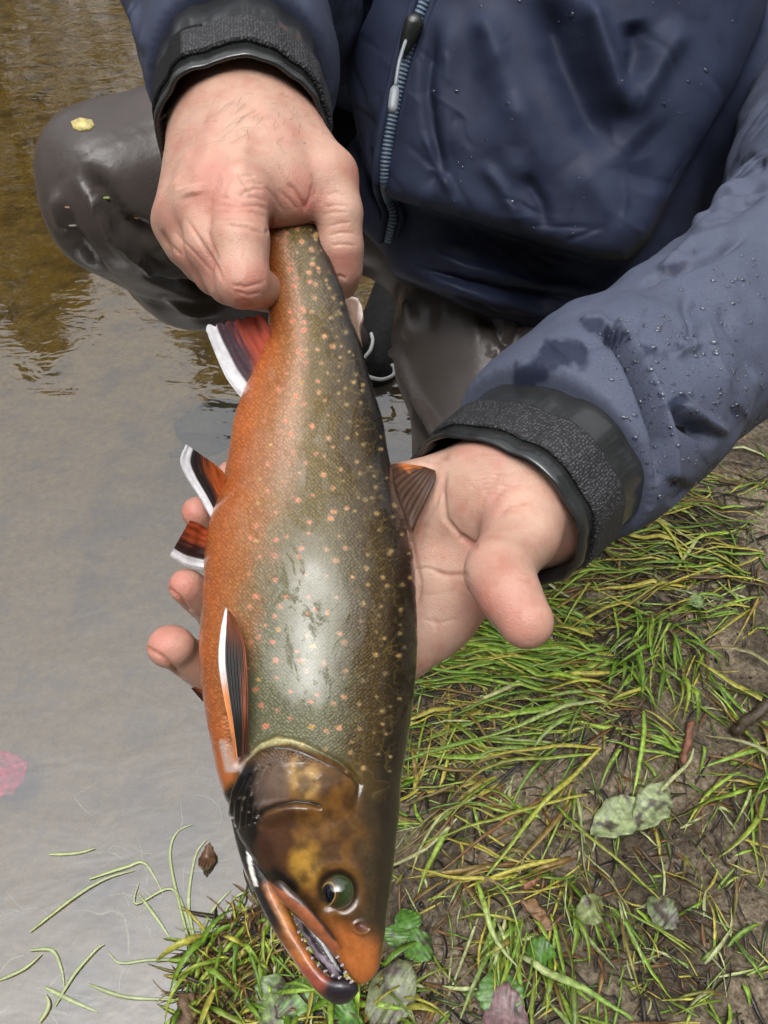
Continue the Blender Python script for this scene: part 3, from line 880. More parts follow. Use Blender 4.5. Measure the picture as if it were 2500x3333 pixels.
skin_m, nt, b, o = new_mat('bare skin')
tc = coords(nt)
at = N(nt, 'ShaderNodeAttribute', attribute_name='pigment')
mott = ramp(nt, noise(nt, tc, 95, 4, .6), [(.3, (.90, .76, .73)), (.52, (1, 1, 1)), (.75, (1.05, 1.09, 1.08))])
nt.links.new(mixc(nt, 1.0, at.outputs['Color'], mott.outputs[0], 'MULTIPLY'), b.inputs['Base Color'])
b.inputs['Subsurface Weight'].default_value = .35
b.inputs['Subsurface Radius'].default_value = (1, .42, .22)
b.inputs['Subsurface Scale'].default_value = .004
b.inputs['Roughness'].default_value = .42
b.inputs['Specular IOR Level'].default_value = .36
vo = N(nt, 'ShaderNodeTexVoronoi', feature='DISTANCE_TO_EDGE'); vo.inputs['Scale'].default_value = 750; nt.links.new(tc, vo.inputs['Vector'])
nt.links.new(bump(nt, vo.outputs['Distance'], .28, .0008, bump(nt, noise(nt, tc, 300, 6, .7), .34, .001)), b.inputs['Normal'])
M_SKIN = skin_m
BASE = np.array([.46, .275, .205])

def paint_skin(v, f, pink, pale=(), red_lines=()):
    uv = pix(v)
    c = np.tile(BASE, (len(v), 1))
    c *= (1 + .07 * fbm(v * 130, 3, 12))[:, None]
    c = lerp(c, np.array([.50, .22, .175]), .42 * sstep(.05, .7, fbm(v * 70, 3, 44)))
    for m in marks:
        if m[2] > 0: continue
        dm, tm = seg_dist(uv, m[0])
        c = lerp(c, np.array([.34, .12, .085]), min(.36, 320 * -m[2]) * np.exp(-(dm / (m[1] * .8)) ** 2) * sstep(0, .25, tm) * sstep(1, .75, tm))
    for (x, y, r, k) in pink:
        c = lerp(c, np.array([.50, .190, .150]), k * np.exp(-((uv[:, 0] - x) ** 2 + (uv[:, 1] - y) ** 2) / r ** 2))
    for (x, y, r, k) in pale:
        c = lerp(c, np.array([.66, .44, .34]), k * np.exp(-((uv[:, 0] - x) ** 2 + (uv[:, 1] - y) ** 2) / r ** 2))
    for line, w, k in red_lines:  # reddish-brown lines along folds and nail edges
        d, t = seg_dist(uv, line)
        c = lerp(c, np.array([.36, .12, .08]), k * np.exp(-(d / w) ** 2))
    return c

person = thing('person', 'crouching angler in a navy rain jacket and dark waders, holding the trout', 'person', tuple(ground_at(1450, 1250)))

# left hand (palm up under the fish, thumb towards the lens)
H = .00125
lo = C(430, 2330, .40); lo = np.array([-.105, -.085, .235]); hi = np.array([.105, .035, .42])
pal, fin_ = Field(lo, hi, H), Field(lo, hi, H)
W = C(1740, 1600, .347)
mcp = Cs([(1270, 2130, .340), (1235, 1960, .345), (1225, 1800, .345), (1245, 1660, .342)])
for p, r0, r1 in zip(mcp, (.0165, .0165, .0165, .0165), (.0125, .0125, .012, .0115)):
    pal.cone(W, p, r0, r1, .012)
pal.cone(C(1560, 1580, .345), C(1300, 1620, .342), .0185, .0150, .012)      # heel on the little-finger side
pal.cone(C(1400, 2060, .342), C(1290, 2120, .340), .0125, .0125, .012)
pal.cone(C(1480, 2000, .338), C(1560, 1880, .330), .0105, .0125, .012)      # web
pal.cone(W + np.array([.002, -.003, -.004]), C(2000, 1400, .44), .0305, .033, .015)                           # forearm into the cuff
pal.ell(C(1660, 1610, .326), [(.026, -.014, 0), (.012, .022, 0), (0, 0, .023)], .016)   # thenar
fing = [([mcp[0], C(900, 2205, .345), C(700, 2200, .333), C(548, 2098, .310)], [.0115, .0102, .0092, .0078]),
        ([mcp[1], C(880, 2000, .348), C(715, 1995, .336), C(607, 1907, .314)], [.0115, .0102, .0090, .0073]),
        ([mcp[2], C(880, 1790, .350), C(735, 1735, .338), C(642, 1667, .318)], [.0110, .0098, .0086, .0066]),
        ([mcp[3], C(960, 1610, .350), C(820, 1570, .340), C(752, 1548, .330)], [.0105, .0090, .0080, .0066])]
for pts, rs in fing:
    fin_.chain(pts, rs, .003)
fin_.ell(C(560, 2106, .309), [(.009, .003, 0), (-.0025, .0075, 0), (0, 0, .0075)], .003)
pal.union(fin_, .007)
th_pts = Cs([(1722, 1600, .326), (1697, 1730, .304), (1625, 1862, .277), (1656, 1932, .268), (1712, 2022, .261)])
th_r = [.0215, .0146, .0116, .0099, .0095]
pal.chain(th_pts, th_r, .0055)
lv, lf = pal.mesh(); lv = smooth(lv, lf, 3); lv, lf = subdivide(lv, lf); lv = smooth(lv, lf, 2)
marks = [([(1455, 1520), (1440, 1600), (1450, 1690), (1500, 1750), (1548, 1772)], 9, -.0014), ([(1490, 1742), (1530, 1768), (1560, 1776)], 12, -.0013),
         ([(1400, 1858), (1460, 1872), (1530, 1868)], 9, -.0010), ([(1330, 1860), (1390, 1848), (1450, 1868)], 5, -.0008),
         ([(1330, 1710), (1350, 1810), (1370, 1900), (1360, 1990)], 6, -.0009), ([(1360, 1760), (1420, 1640), (1440, 1560)], 7, -.0011),
         ([(1362, 2010), (1430, 2030), (1500, 2010)], 6, -.0004), ([(1405, 1990), (1425, 2060), (1440, 2110)], 6, -.0003), ([(1350, 1940), (1430, 1935), (1500, 1915)], 6, -.0003),
         ([(1356, 1480), (1400, 1500), (1470, 1490)], 8, -.0012), 
         ([(1680, 1880), (1720, 1890), (1745, 1900)], 6, -.0006), ([(1690, 1860), (1730, 1870)], 5, -.0004),
         ([(1590, 1650), (1640, 1585), (1720, 1570)], 9, -.0006), ([(1570, 1620), (1620, 1550), (1700, 1530)], 9, -.0005), ([(1610, 1690), (1660, 1640), (1740, 1630)], 10, -.0007),
         ([(484, 2112), (530, 2140), (568, 2176), (592, 2214)], 7, -.0012, 0), ([(551, 1918), (585, 1945), (615, 1985)], 6, -.0011, 0)]
for k in range(9):
    marks.append(([(1500 + 8 * k, 1500 + 14 * k), (1560 + 6 * k, 1478 + 16 * k), (1650 + 4 * k, 1480 + 18 * k)], 5, -.00028))
lv = emboss(lv, lf, marks, .9)
marks_l = marks
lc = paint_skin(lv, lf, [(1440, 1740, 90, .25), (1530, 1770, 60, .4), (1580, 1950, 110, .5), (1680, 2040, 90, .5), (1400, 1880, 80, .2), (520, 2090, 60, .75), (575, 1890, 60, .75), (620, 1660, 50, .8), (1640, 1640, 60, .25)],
                [(1700, 1620, 70, .6), (1760, 1720, 60, .5), (1370, 2060, 110, .8), (1400, 1520, 90, .8), (1430, 1700, 110, .8), (1420, 1880, 110, .8), (1500, 1600, 60, .4)],  # pale palm patches lighten its shaded skin through the colour
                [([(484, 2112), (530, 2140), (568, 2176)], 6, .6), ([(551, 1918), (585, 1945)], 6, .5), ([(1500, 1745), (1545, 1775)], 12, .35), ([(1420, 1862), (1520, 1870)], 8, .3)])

# right hand (back of the hand up, closed round the tail)
lo, hi = np.array([-.115, .075, .255]), np.array([.0, .235, .46])
pal, fin_ = Field(lo, hi, H), Field(lo, hi, H)
Wr = [C(712, 440, .362), C(800, 400, .353), C(900, 430, .358)]
mc = Cs([(772, 640, .311), (668, 650, .316), (608, 690, .324), (578, 728, .334)])
for i, (p, r0, r1) in enumerate(zip(mc, (.0195, .0195, .0185, .0175), (.0128, .0118, .0108, .0096))):
    pal.cone(Wr[min(2, [1, 1, 0, 0][i])], p, r0, r1, .012)
pal.cone(Wr[0], Wr[2], .020, .020, .012)
pal.cone(C(740, 500, .345), C(880, 520, .340), .021, .021, .012)
pal.cone(C(800, 400, .358), C(705, 0, .47), .027, .030, .015)               # forearm
pal.ell(C(905, 590, .327), [(.017, -.006, 0), (.005, .016, 0), (0, 0, .014)], .012)     # muscle between thumb and index
pal.cone(C(840, 640, .325), C(985, 655, .330), .0090, .0080, .010)
fing = [([mc[0], C(783, 780, .300), C(790, 916, .299), C(872, 955, .335)], [.0122, .0110, .0102, .0082]),
        ([mc[1], C(690, 800, .307), C(752, 912, .311), C(850, 930, .345)], [.0116, .0104, .0097, .0082]),
        ([mc[2], C(644, 810, .320), C(704, 890, .323), C(820, 890, .352)], [.0106, .0096, .0090, .0082]),
        ([mc[3], C(606, 800, .333), C(660, 860, .336), C(780, 840, .358)], [.0094, .0087, .0082, .0076])]
for pts, rs in fing:
    fin_.chain(pts, rs, .0025)
pal.union(fin_, .0055)
th_pts = Cs([(930, 470, .352), (1066, 580, .334), (1108, 690, .332), (1109, 805, .336), (1110, 880, .342), (1112, 930, .348)])
pal.chain(th_pts, [.020, .0125, .0086, .0088, .0082, .0066], .006)
rv, rf = pal.mesh(); rv = smooth(rv, rf, 3); rv, rf = subdivide(rv, rf); rv = smooth(rv, rf, 2)
marks = [([(870, 620), (830, 612), (780, 640), (740, 632)], 6, -.0009), ([(880, 660), (830, 640), (760, 650), (700, 640)], 6, -.0008), ([(885, 690), (840, 668), (770, 672), (690, 668)], 6, -.0010),
         ([(880, 715), (830, 690), (770, 690), (700, 690)], 5, -.0007), ([(862, 768), (880, 740), (892, 700)], 6, -.0012), ([(860, 765), (800, 740), (720, 730)], 6, -.0008), ([(868, 600), (820, 596), (760, 606)], 6, -.0007),
         ([(692, 690), (676, 750), (690, 800), (718, 860)], 6, -.0012), ([(560, 740), (600, 790), (640, 830), (700, 900)], 5, -.0008),
         ([(1000, 700), (985, 660), (960, 620), (930, 590)], 7, -.0013), ([(990, 690), (1010, 640), (1020, 590)], 6, -.0009), ([(975, 690), (940, 650), (900, 610)], 6, -.0007), ([(1015, 660), (1030, 610), (1010, 560)], 6, -.0006),
         ([(1058, 742), (1100, 728), (1150, 722)], 5, -.0006), ([(1062, 770), (1110, 756), (1160, 760)], 5, -.0007), ([(1070, 800), (1120, 795), (1165, 800)], 5, -.0007), ([(1040, 700), (1090, 690), (1140, 690)], 5, -.0004),
         ([(745, 925), (800, 935), (868, 915)], 6, -.0008), ([(755, 945), (810, 960), (860, 950)], 5, -.0006),
         ([(700, 430), (670, 520), (620, 600)], 22, .0010), ([(800, 400), (790, 500), (775, 590)], 26, .0010), ([(620, 470), (580, 560), (560, 640)], 18, .0008),
         ([(620, 600), (630, 640)], 34, .0014), ([(740, 600), (775, 620), (800, 600)], 40, .0012), 
         ([(520, 740), (545, 790), (600, 840)], 6, -.0012), ([(600, 700), (650, 780), (700, 860), (735, 930)], 6, -.0016), ([(720, 560), (700, 610), (685, 680)], 12, -.0009),
         ([(900, 520), (940, 590), (960, 650)], 9, -.0006), ([(860, 600), (900, 650), (930, 700)], 7, -.0007), ([(1060, 640), (1090, 625), (1130, 640)], 5, -.0005), ([(1050, 680), (1085, 668), (1140, 672)], 5, -.0005),
         ([(760, 560), (790, 575), (840, 570)], 5, -.0005), ([(740, 580), (790, 590), (850, 585)], 5, -.0005), ([(700, 720), (760, 712), (850, 725)], 5, -.0006), ([(1122, 905), (1104, 897), (1092, 905)], 5, -.0010, 0)]
rv = emboss(rv, rf, marks, .62)
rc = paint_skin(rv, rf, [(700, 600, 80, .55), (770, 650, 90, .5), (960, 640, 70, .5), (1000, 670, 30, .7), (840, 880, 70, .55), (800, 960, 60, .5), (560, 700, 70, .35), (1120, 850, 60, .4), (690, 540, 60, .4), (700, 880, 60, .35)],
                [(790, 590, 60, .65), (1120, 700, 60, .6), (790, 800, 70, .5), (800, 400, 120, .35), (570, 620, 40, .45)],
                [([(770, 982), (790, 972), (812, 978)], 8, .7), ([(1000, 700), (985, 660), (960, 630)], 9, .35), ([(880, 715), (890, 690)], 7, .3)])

# rest of the body (torso, arms, head under clothing and above the frame)
SH_L, SH_R = np.array([.47, .45, .83]), np.array([-.08, .52, .79])
EL_L, EL_R = np.array([.285, .170, .50]), np.array([-.115, .375, .50])
NECK = np.array([.14, .60, .80])
HEAD = np.array([.14, .755, .775])
bf = Field((-.25, -.05, .30), (.56, .96, 1.15), .008)
bf.cone((.14, .33, .98), (.14, .46, .88), .10, .11, .05, flat=((0, .3, 1), .8))
bf.cone(SH_L, SH_R, .055, .055, .05); bf.cone((.14, .45, .82), HEAD, .06, .055, .03)
bf.ell(HEAD, [(.075, 0, 0), (0, .085, .075), (0, -.075, .085)], .02)
bf.ell(HEAD + np.array([0, -.055, -.015]), [(.058, 0, 0), (0, .055, .03), (0, -.03, .06)], .03)
bf.cone(HEAD + np.array([0, -.015, -.108]), HEAD + np.array([0, -.050, -.118]), .010, .015, .01)
for sx in (-1, 1):
    bf.ell(HEAD + np.array([.078 * sx, -.01, .015]), [(.012, 0, 0), (0, .03, .02), (0, -.012, .02)], .008)
bf.cone(SH_L, EL_L, .05, .042, .03); bf.cone(EL_L, C(2000, 1400, .44), .042, .031, .02)
bf.cone(SH_R, EL_R, .05, .042, .03); bf.cone(EL_R, C(705, 0, .47), .042, .030, .02)
bv, bf_ = bf.mesh(); bv = smooth(bv, bf_, 2)
allv = np.vstack([lv, rv, bv]); allf = np.vstack([lf, rf + len(lv), bf_ + len(lv) + len(rv)])
allc = np.vstack([lc, rc, np.tile(BASE, (len(bv), 1))])
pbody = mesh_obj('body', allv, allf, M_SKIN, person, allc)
pbody['label'] = 'bare pinkish hands gripping tail and cradling belly'
hn_ = normals_of(rv, rf); uvr = pix(rv); rg = np.random.RandomState(4)
cand = np.where((((uvr[:, 1] < 470) & (uvr[:, 1] > 300)) | ((uvr[:, 0] < 600) & (uvr[:, 1] < 640))) & ((hn_ * rv).sum(1) < .25 * np.linalg.norm(rv, axis=1)) & (rv[:, 2] < .375))[0]
HV, HF = [], []
for k_, i_ in enumerate(rg.choice(cand, 170)):
    p_, n_ = rv[i_], hn_[i_]; d_ = unit(np.array([-.6 + .5 * rg.randn(), -.9, .2]) + .5 * n_); L_ = rg.uniform(.005, .011); sd_ = unit(np.cross(d_, n_)) * .00006
    a_ = p_ + n_ * .0004; b__ = p_ + d_ * L_ * .5 + n_ * .0016; c_ = p_ + d_ * L_ + n_ * .001 + sd_ * 20 * rg.randn()
    o0 = len(HV); HV += [a_ - sd_, a_ + sd_, b__ + sd_, b__ - sd_, c_ + sd_ * .3, c_ - sd_ * .3]; HF += [(o0, o0 + 1, o0 + 2, o0 + 3), (o0 + 3, o0 + 2, o0 + 4, o0 + 5)]
mesh_obj('wrist_hair', np.array(HV), np.array(HF), simple_mat('body hair', (.10, .06, .035), .5, 400, .3, 0), person, kind='stuff')
hf = Field(HEAD - .14, HEAD + .14, .006)
hf.ell(HEAD + np.array([0, .018, .018]), [(.083, 0, 0), (0, .085, .075), (0, -.075, .085)], .01)
hf.cut(HEAD + np.array([0, .0, -.055]), (0, -.55, -.85), .01)
hv, hff = hf.mesh(); hv = smooth(hv, hff, 2)
hn = normals_of(hv, hff); hv = hv + hn * (.004 * fbm(hv * 60, 3, 2))[:, None]
mesh_obj('hair', hv, hff, simple_mat('brown hair', (.06, .035, .02), .5, 400, .5, .002), person)
M_WHITE = simple_mat('eye white', (1, 1, 1), .2, 300, .05, 0, coat=.5, pig=True)
for sx in (-1, 1):
    c_ = HEAD + np.array([.032 * sx, -.008, -.0915])
    ev2 = c_ + dirs * np.array([.0135, .0085, .0115])
    ec2 = np.where((dirs @ unit(np.array([0, -.25, -1.0])) > .90)[:, None], np.array([.05, .03, .02]), np.array([.7, .68, .65]))
    mesh_obj('eye', ev2, grid_faces(64, 96, True), M_WHITE, person, ec2)
    bp_ = np.array([c_ + np.array([sx * (t_ - .5) * .042, .018 + .006 * math.sin(t_ * 3.1), -.013 + .016 * abs(t_ - .45)]) for t_ in np.linspace(0, 1, 10)])
    bw = .0042 * np.sin(np.linspace(.35, 2.9, 10))
    th_ = np.linspace(0, 6.283, 8, endpoint=False)
    V_b = (bp_[:, None] + bw[:, None, None] * np.stack([0 * th_, np.cos(th_), np.sin(th_)], -1)[None]).reshape(-1, 3)
    mesh_obj('eyebrow', V_b, grid_faces(10, 8, True), bpy.data.materials['brown hair'], person)
mp_ = np.array([HEAD + np.array([(t_ - .5) * .05, -.086 - .004 * math.sin(t_ * 3.14), -.078 + .03 * (t_ - .5) ** 2 * 4]) for t_ in np.linspace(0, 1, 12)])
mw_ = .006 * np.sin(np.linspace(.15, 3.0, 12))
V_b = (mp_[:, None] + mw_[:, None, None] * np.stack([0 * th_, np.cos(th_), .8 * np.sin(th_)], -1)[None]).reshape(-1, 3)
mesh_obj('lips', V_b, grid_faces(12, 8, True), simple_mat('lips', (.40, .16, .13), .45, 300, .15, .0004), person)

# ------------------------------------------------------------------ jacket, waders, boots
def fabric_mat(name, dry, wet, rough):
    m, nt, b, o = new_mat(name)
    tc = coords(nt)
    w = ramp(nt, noise(nt, tc, 9, 5, .62, .5), [(.52, (0, 0, 0)), (.60, (1, 1, 1))])
    at = N(nt, 'ShaderNodeAttribute', attribute_name='wet')
    mx = N(nt, 'ShaderNodeMath', operation='MULTIPLY'); nt.links.new(w.outputs[0], mx.inputs[0]); mx.inputs[1].default_value = .12
    ad = N(nt, 'ShaderNodeMath', operation='ADD'); ad.use_clamp = True; nt.links.new(mx.outputs[0], ad.inputs[0]); nt.links.new(at.outputs['Fac'], ad.inputs[1])
    v = ramp(nt, noise(nt, tc, 26, 5), [(.3, tuple(c * .85 for c in dry)), (.7, tuple(c * 1.15 for c in dry))])
    mi = N(nt, 'ShaderNodeAttribute', attribute_name='sky_sheen')          # sky sheen painted into the cloth colour as a paler tone
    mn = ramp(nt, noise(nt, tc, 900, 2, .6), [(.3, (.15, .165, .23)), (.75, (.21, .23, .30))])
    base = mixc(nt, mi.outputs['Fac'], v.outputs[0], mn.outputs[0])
    nt.links.new(mixc(nt, ad.outputs[0], base, wet), b.inputs['Base Color'])
    rr = N(nt, 'ShaderNodeMapRange'); nt.links.new(ad.outputs[0], rr.inputs[0]); rr.inputs[3].default_value = rough; rr.inputs[4].default_value = rough * .55
    nt.links.new(rr.outputs[0], b.inputs['Roughness'])
    b.inputs['Specular IOR Level'].default_value = .16
    b.inputs['Sheen Weight'].default_value = .0
    wv = noise(nt, tc, 1400, 2, .5)
    nt.links.new(bump(nt, wv, .25, .0004, bump(nt, noise(nt, tc, 38, 4, .6), .18, .003)), b.inputs['Normal'])
    return m
M_JACKET = fabric_mat('navy shell fabric', (.022, .028, .054), (.012, .015, .034), .6)
M_WADER = simple_mat('dark brown wader fabric', (.056, .046, .042), .33, 30, .12, .0012, bump_scale=70, spec=.34)
M_RUB = simple_mat('wet black rubber', (.018, .019, .019), .26, 60, .25, .0006, coat=.35, bump_scale=120)
strap_m, nt, b, o = new_mat('woven black strap')
uvn = coords(nt, 'UV')
wv = N(nt, 'ShaderNodeTexVoronoi', feature='F1'); wv.inputs['Scale'].default_value = 1; wv.inputs['Randomness'].default_value = .55
mp = N(nt, 'ShaderNodeMapping'); mp.inputs['Scale'].default_value = (820, 620, 1); nt.links.new(uvn, mp.inputs[0]); nt.links.new(mp.outputs[0], wv.inputs['Vector'])
rc_ = ramp(nt, wv.outputs['Distance'], [(.12, (.065, .065, .07)), (.5, (.012, .012, .014))])
nt.links.new(rc_.outputs[0], b.inputs['Base Color']); b.inputs['Roughness'].default_value = .6
bp = N(nt, 'ShaderNodeBump'); bp.invert = True; bp.inputs['Strength'].default_value = .9; bp.inputs['Distance'].default_value = .0008
nt.links.new(wv.outputs['Distance'], bp.inputs['Height']); nt.links.new(bp.outputs[0], b.inputs['Normal'])
M_STRAP = strap_m
M_PILE = simple_mat('black loop pile', (.010, .010, .011), .9, 900, .8, .003, bump_scale=1300, spec=.2)

# jacket torso
JLO, JHI = (-.18, .08, .52), (.58, .66, 1.12)
jf = Field(JLO, JHI, .0036)
jf.cone((.15, .33, .97), (.14, .46, .90), .150, .16, .05, flat=((0, .35, 1), .86))
jf.cone(SH_L, SH_R, .085, .085, .06)
jf.cone((.35, .24, .96), (.40, .44, .88), .11, .10, .06)
jf.cone((.14, .50, .88), NECK, .10, .075, .04)
jf.cone((.09, .27, .835), (.09, .46, .78), .085, .09, .05)                  # belly, set back under the overhang
jf.cone((.24, .25, .835), (.24, .46, .78), .085, .09, .05)
jf.chain(Cs([(1215, 540, .80), (1270, 690, .80), (1360, 815, .815), (1490, 895, .825), (1670, 970, .84), (1870, 1020, .86)]), [.034, .030, .024, .025, .028, .034], .02)   # gathered hem
hem = Cs([(1320, 872, .80), (1480, 965, .815), (1660, 1045, .83), (1900, 1095, .86)])
jf.cut(hem[2], np.cross(hem[3] - hem[0], C(1500, 960, 1.2) - hem[0]) * (1 if np.cross(hem[3] - hem[0], C(1500, 960, 1.2) - hem[0])[1] < 0 else -1), .012)
df_ = Field(JLO, JHI, .0036)
df_.cone((.06, .24, .80), (.075, .50, .72), .105, .11, .06)
df_.cone((.17, .20, .79), (.17, .50, .70), .115, .12, .06)
df_.cone((.27, .22, .79), (.26, .50, .72), .105, .11, .06)
DRAPE = [(1000, -600), (1010, 60), (1075, 240), (1130, 380), (1190, 560), (1262, 640), (1345, 668), (1440, 690), (1580, 735), (1760, 790), (1920, 838), (2040, 848), (2110, 780), (2180, 640), (2260, 500), (2400, 250), (2490, 60), (2600, -400), (2600, -600)]
sl, (X, Y, Z) = df_.box(df_.lo, df_.lo + df_.h * df_.n)
shp = np.broadcast_shapes(X.shape, Y.shape, Z.shape)
Xf, Yf, Zf = [np.broadcast_to(a_, shp) for a_ in (X, Y, Z)]
act = np.abs(df_.f) < .12
pts = np.column_stack([Xf[act], Yf[act], Zf[act]])
sdp = poly_sd(pix(pts), DRAPE) / F * pts[:, 2]
ff0 = df_.f[act]; kk = .022
hh = np.maximum(kk - np.abs(ff0 - sdp), 0) / kk
df_.f[act] = (np.maximum(ff0, sdp) + hh * hh * kk * .25).astype(np.float32)
jf.union(df_, .006)
jv, jff = jf.mesh(); jv = smooth(jv, jff, 3)
uvj = pix(jv)
nj = normals_of(jv, jff)
sdd = poly_sd(uvj, DRAPE)
jv = jv + nj * (.0035 * fbm(jv * 9, 3, 14))[:, None]
jm = [([(1760, -50), (1830, 180), (1930, 380), (2000, 520)], 60, -.020), ([(1560, -50), (1620, 200), (1720, 420), (1800, 620)], 60, .008), ([(1900, -40), (1975, 220), (2025, 395)], 38, .018), ([(2030, 400), (2130, 220), (2240, 60)], 46, .010), ([(2060, 60), (2080, 160), (2060, 280)], 40, -.010),
      ([(2080, 420), (2160, 500), (2120, 640)], 90, -.007), ([(1480, 0), (1440, 300), (1480, 520), (1490, 560)], 50, .006), ([(1420, 60), (1390, 300), (1430, 560), (1360, 640)], 22, -.008), ([(1380, 420), (1430, 560), (1480, 640)], 16, .005), ([(1560, 520), (1640, 620), (1700, 740)], 26, .006), ([(1700, 560), (1760, 660), (1780, 760)], 24, -.006),
      ([(1560, 40), (1620, 180), (1670, 180)], 40, .004), ([(1860, 520), (1960, 640), (2060, 810)], 55, .006),
      ([(1700, 300), (1640, 480), (1700, 620)], 50, .006), ([(1340, 800), (1520, 870), (1760, 930), (2000, 960)], 22, .006),
      ([(1330, 860), (1450, 900), (1650, 950), (1900, 975)], 12, -.008), ([(1380, 890), (1560, 960), (1760, 1010), (1900, 1030)], 20, .006), ([(1480, 960), (1620, 1030), (1800, 1055)], 10, -.006),
      ([(1060, 240), (1140, 100), (1210, -40)], 16, -.012), ([(1050, 120), (1090, 40), (1120, -60)], 20, .006), ([(1210, 330), (1180, 480), (1240, 640)], 22, -.006), ([(1160, 460), (1200, 640), (1270, 760)], 20, .004)]
jv, jff = subdivide(jv, jff); jv = smooth(jv, jff, 1)
fine = random.Random(21)
for (x0, y0, x1, y1, n_c) in [(1300, 120, 1480, 600, 12), (1480, 560, 2050, 820, 9), (1350, 820, 1900, 1040, 10), (1900, 20, 2300, 420, 6), (1040, 60, 1230, 560, 8)]:
    for _ in range(n_c):
        x_, y_ = fine.uniform(x0, x1), fine.uniform(y0, y1); a_ = fine.gauss(1.2 if y_ < 620 else .35, .35); L_ = fine.uniform(110, 260)
        q_ = [(x_ + L_ * t_ * math.cos(a_) + 14 * math.sin(t_ * 4 + x_), y_ + L_ * t_ * math.sin(a_)) for t_ in (0, .33, .66, 1)]
        jm.append((q_, fine.uniform(7, 13), fine.choice((-1, 1)) * fine.uniform(.0005, .0013)))
jv = emboss(jv, jff, jm)
uvj = pix(jv); sdd = poly_sd(uvj, DRAPE)
wet_darkj = .35 * sstep(.1, .6, fbm(np.column_stack([uvj / 60, np.zeros(len(uvj))]), 3, 40)) + .5 * sstep(0, 40, sdd) * sstep(2200, 1900, uvj[:, 0])  # wet blotches, plus a darker zone below the drape edge
jacket = mesh_obj('jacket', jv, jff, M_JACKET, person, attr={'wet': np.clip(wet_darkj, 0, 1)})
jacket['label'] = 'navy waterproof jacket with beads of water'

# cuffs, straps and sleeves
def ring_frame(c, n, e1_dir, r1, r2):
    n = unit(n); e1 = np.asarray(e1_dir, float); e1 = unit(e1 - n * (e1 @ n))
    e2 = np.cross(n, e1); e2 = e2 if e2[2] < 0 else -e2
    return c, n, e1 * r1, e2 * r2

def revolve(name, fr, prof, mat, parent, a0=0, a1=360, nth=160, wob=0, closed=True, seed=0):
    """prof rows: (metres back from the opening, radius scale); a band of revolution with rounded section"""
    c, n, e1, e2 = fr
    full = a1 - a0 >= 359.9
    th = np.radians(np.linspace(a0, a1, nth, endpoint=not full))
    P = np.asarray(prof, float)
    m = len(P)
    w = 1 + wob * vnoise(np.column_stack([np.cos(th) * 2.2, np.sin(th) * 2.2, th * 0 + seed]), seed) + .35 * wob * vnoise(np.column_stack([np.cos(th) * 6, np.sin(th) * 6, th * 0 + seed]), seed + 3)
    v = c - n * P[None, :, :1] + (e1 * np.cos(th)[:, None, None] + e2 * np.sin(th)[:, None, None]) * (P[None, :, 1:2] * w[:, None, None])
    v = v.reshape(-1, 3)
    f = grid_faces(nth, m, True)
    if full:
        i = (nth - 1) * m + np.arange(m); i2 = (nth - 1) * m + (np.arange(m) + 1) % m
        f = np.vstack([f, np.stack([i, i2, (np.arange(m) + 1) % m, np.arange(m)], 1)])
    cum = np.concatenate([[0], np.cumsum(np.hypot(np.diff(P[:, 0]), np.diff(P[:, 1]) * np.linalg.norm(e1)))])
    U, V = np.meshgrid(th * np.linalg.norm(e1), cum, indexing='ij')
    g = np.cross(v[f[:, 1]] - v[f[:, 0]], v[f[:, 3]] - v[f[:, 0]])
    ctr = v[f].mean(1)
    if not full:
        for base in (0, (nth - 1) * m):
            idx = base + np.arange(m)
            for k in range(1, m - 1, 1):
                f = np.vstack([f, [[idx[0], idx[k], idx[min(k + 1, m - 1)], idx[min(k + 1, m - 1)]]]])
        tri = np.vstack([f[:, [0, 1, 2]], f[:, [0, 2, 3]]]); tri = tri[(tri[:, 1] != tri[:, 2]) & (tri[:, 0] != tri[:, 2])]
        f = tri
    return mesh_obj(name, v, f, mat, parent, uv=np.column_stack([U.ravel(), V.ravel()]))

cuffs = {
    'R': ring_frame(C(797, 470, .352), (.12, -.78, -.60), (1, .30, 0), .0365, .0370),
    'L': ring_frame(C(1592, 1655, .330), (-.65, -.5, -.57), (.87, -.49, -.56), .0425, .0345)}
cuff_prof = [(0, .97), (-.0015, 1.0), (0, 1.03), (.003, 1.035), (.006, 1.02), (.03, 1.05), (.058, 1.10), (.085, 1.12), (.085, 1.08), (.05, 1.02), (.02, .95), (.006, .94)]
def band(b0, b1, r0, r1, t):
    return [(b0, r0), (b0, r0 + t), (b0 + .001, r0 + t * 1.1), ((b0 + b1) / 2, (r0 + r1) / 2 + t * 1.1), (b1 - .001, r1 + t * 1.1), (b1, r1 + t), (b1, r1)]
cf = revolve('cuff', cuffs['R'], cuff_prof, M_RUB, jacket, wob=.06, seed=1); cf['label'] = 'smooth dark rubber cuff on the upper wrist'
revolve('strap', cuffs['R'], band(.010, .031, 1.02, 1.045, .07), M_STRAP, cf, -40, 112, 90, .06, seed=1)['label'] = 'grey woven fastening tab'
revolve('strap_base', cuffs['R'], band(.011, .036, 1.02, 1.05, .045), M_PILE, cf, 100, 215, 80, .06, seed=1)
cf = revolve('cuff', cuffs['L'], cuff_prof, M_RUB, jacket, wob=.06, seed=2); cf['label'] = 'wet black rubber cuff below the palm'
revolve('strap', cuffs['L'], band(.008, .029, 1.02, 1.045, .055), M_STRAP, cf, -22, 172, 120, .06, seed=2)['label'] = 'black woven fastening tab with square end'
revolve('strap_base', cuffs['L'], band(.009, .028, 1.02, 1.04, .035), M_PILE, cf, -75, 10, 60, .06, seed=2)

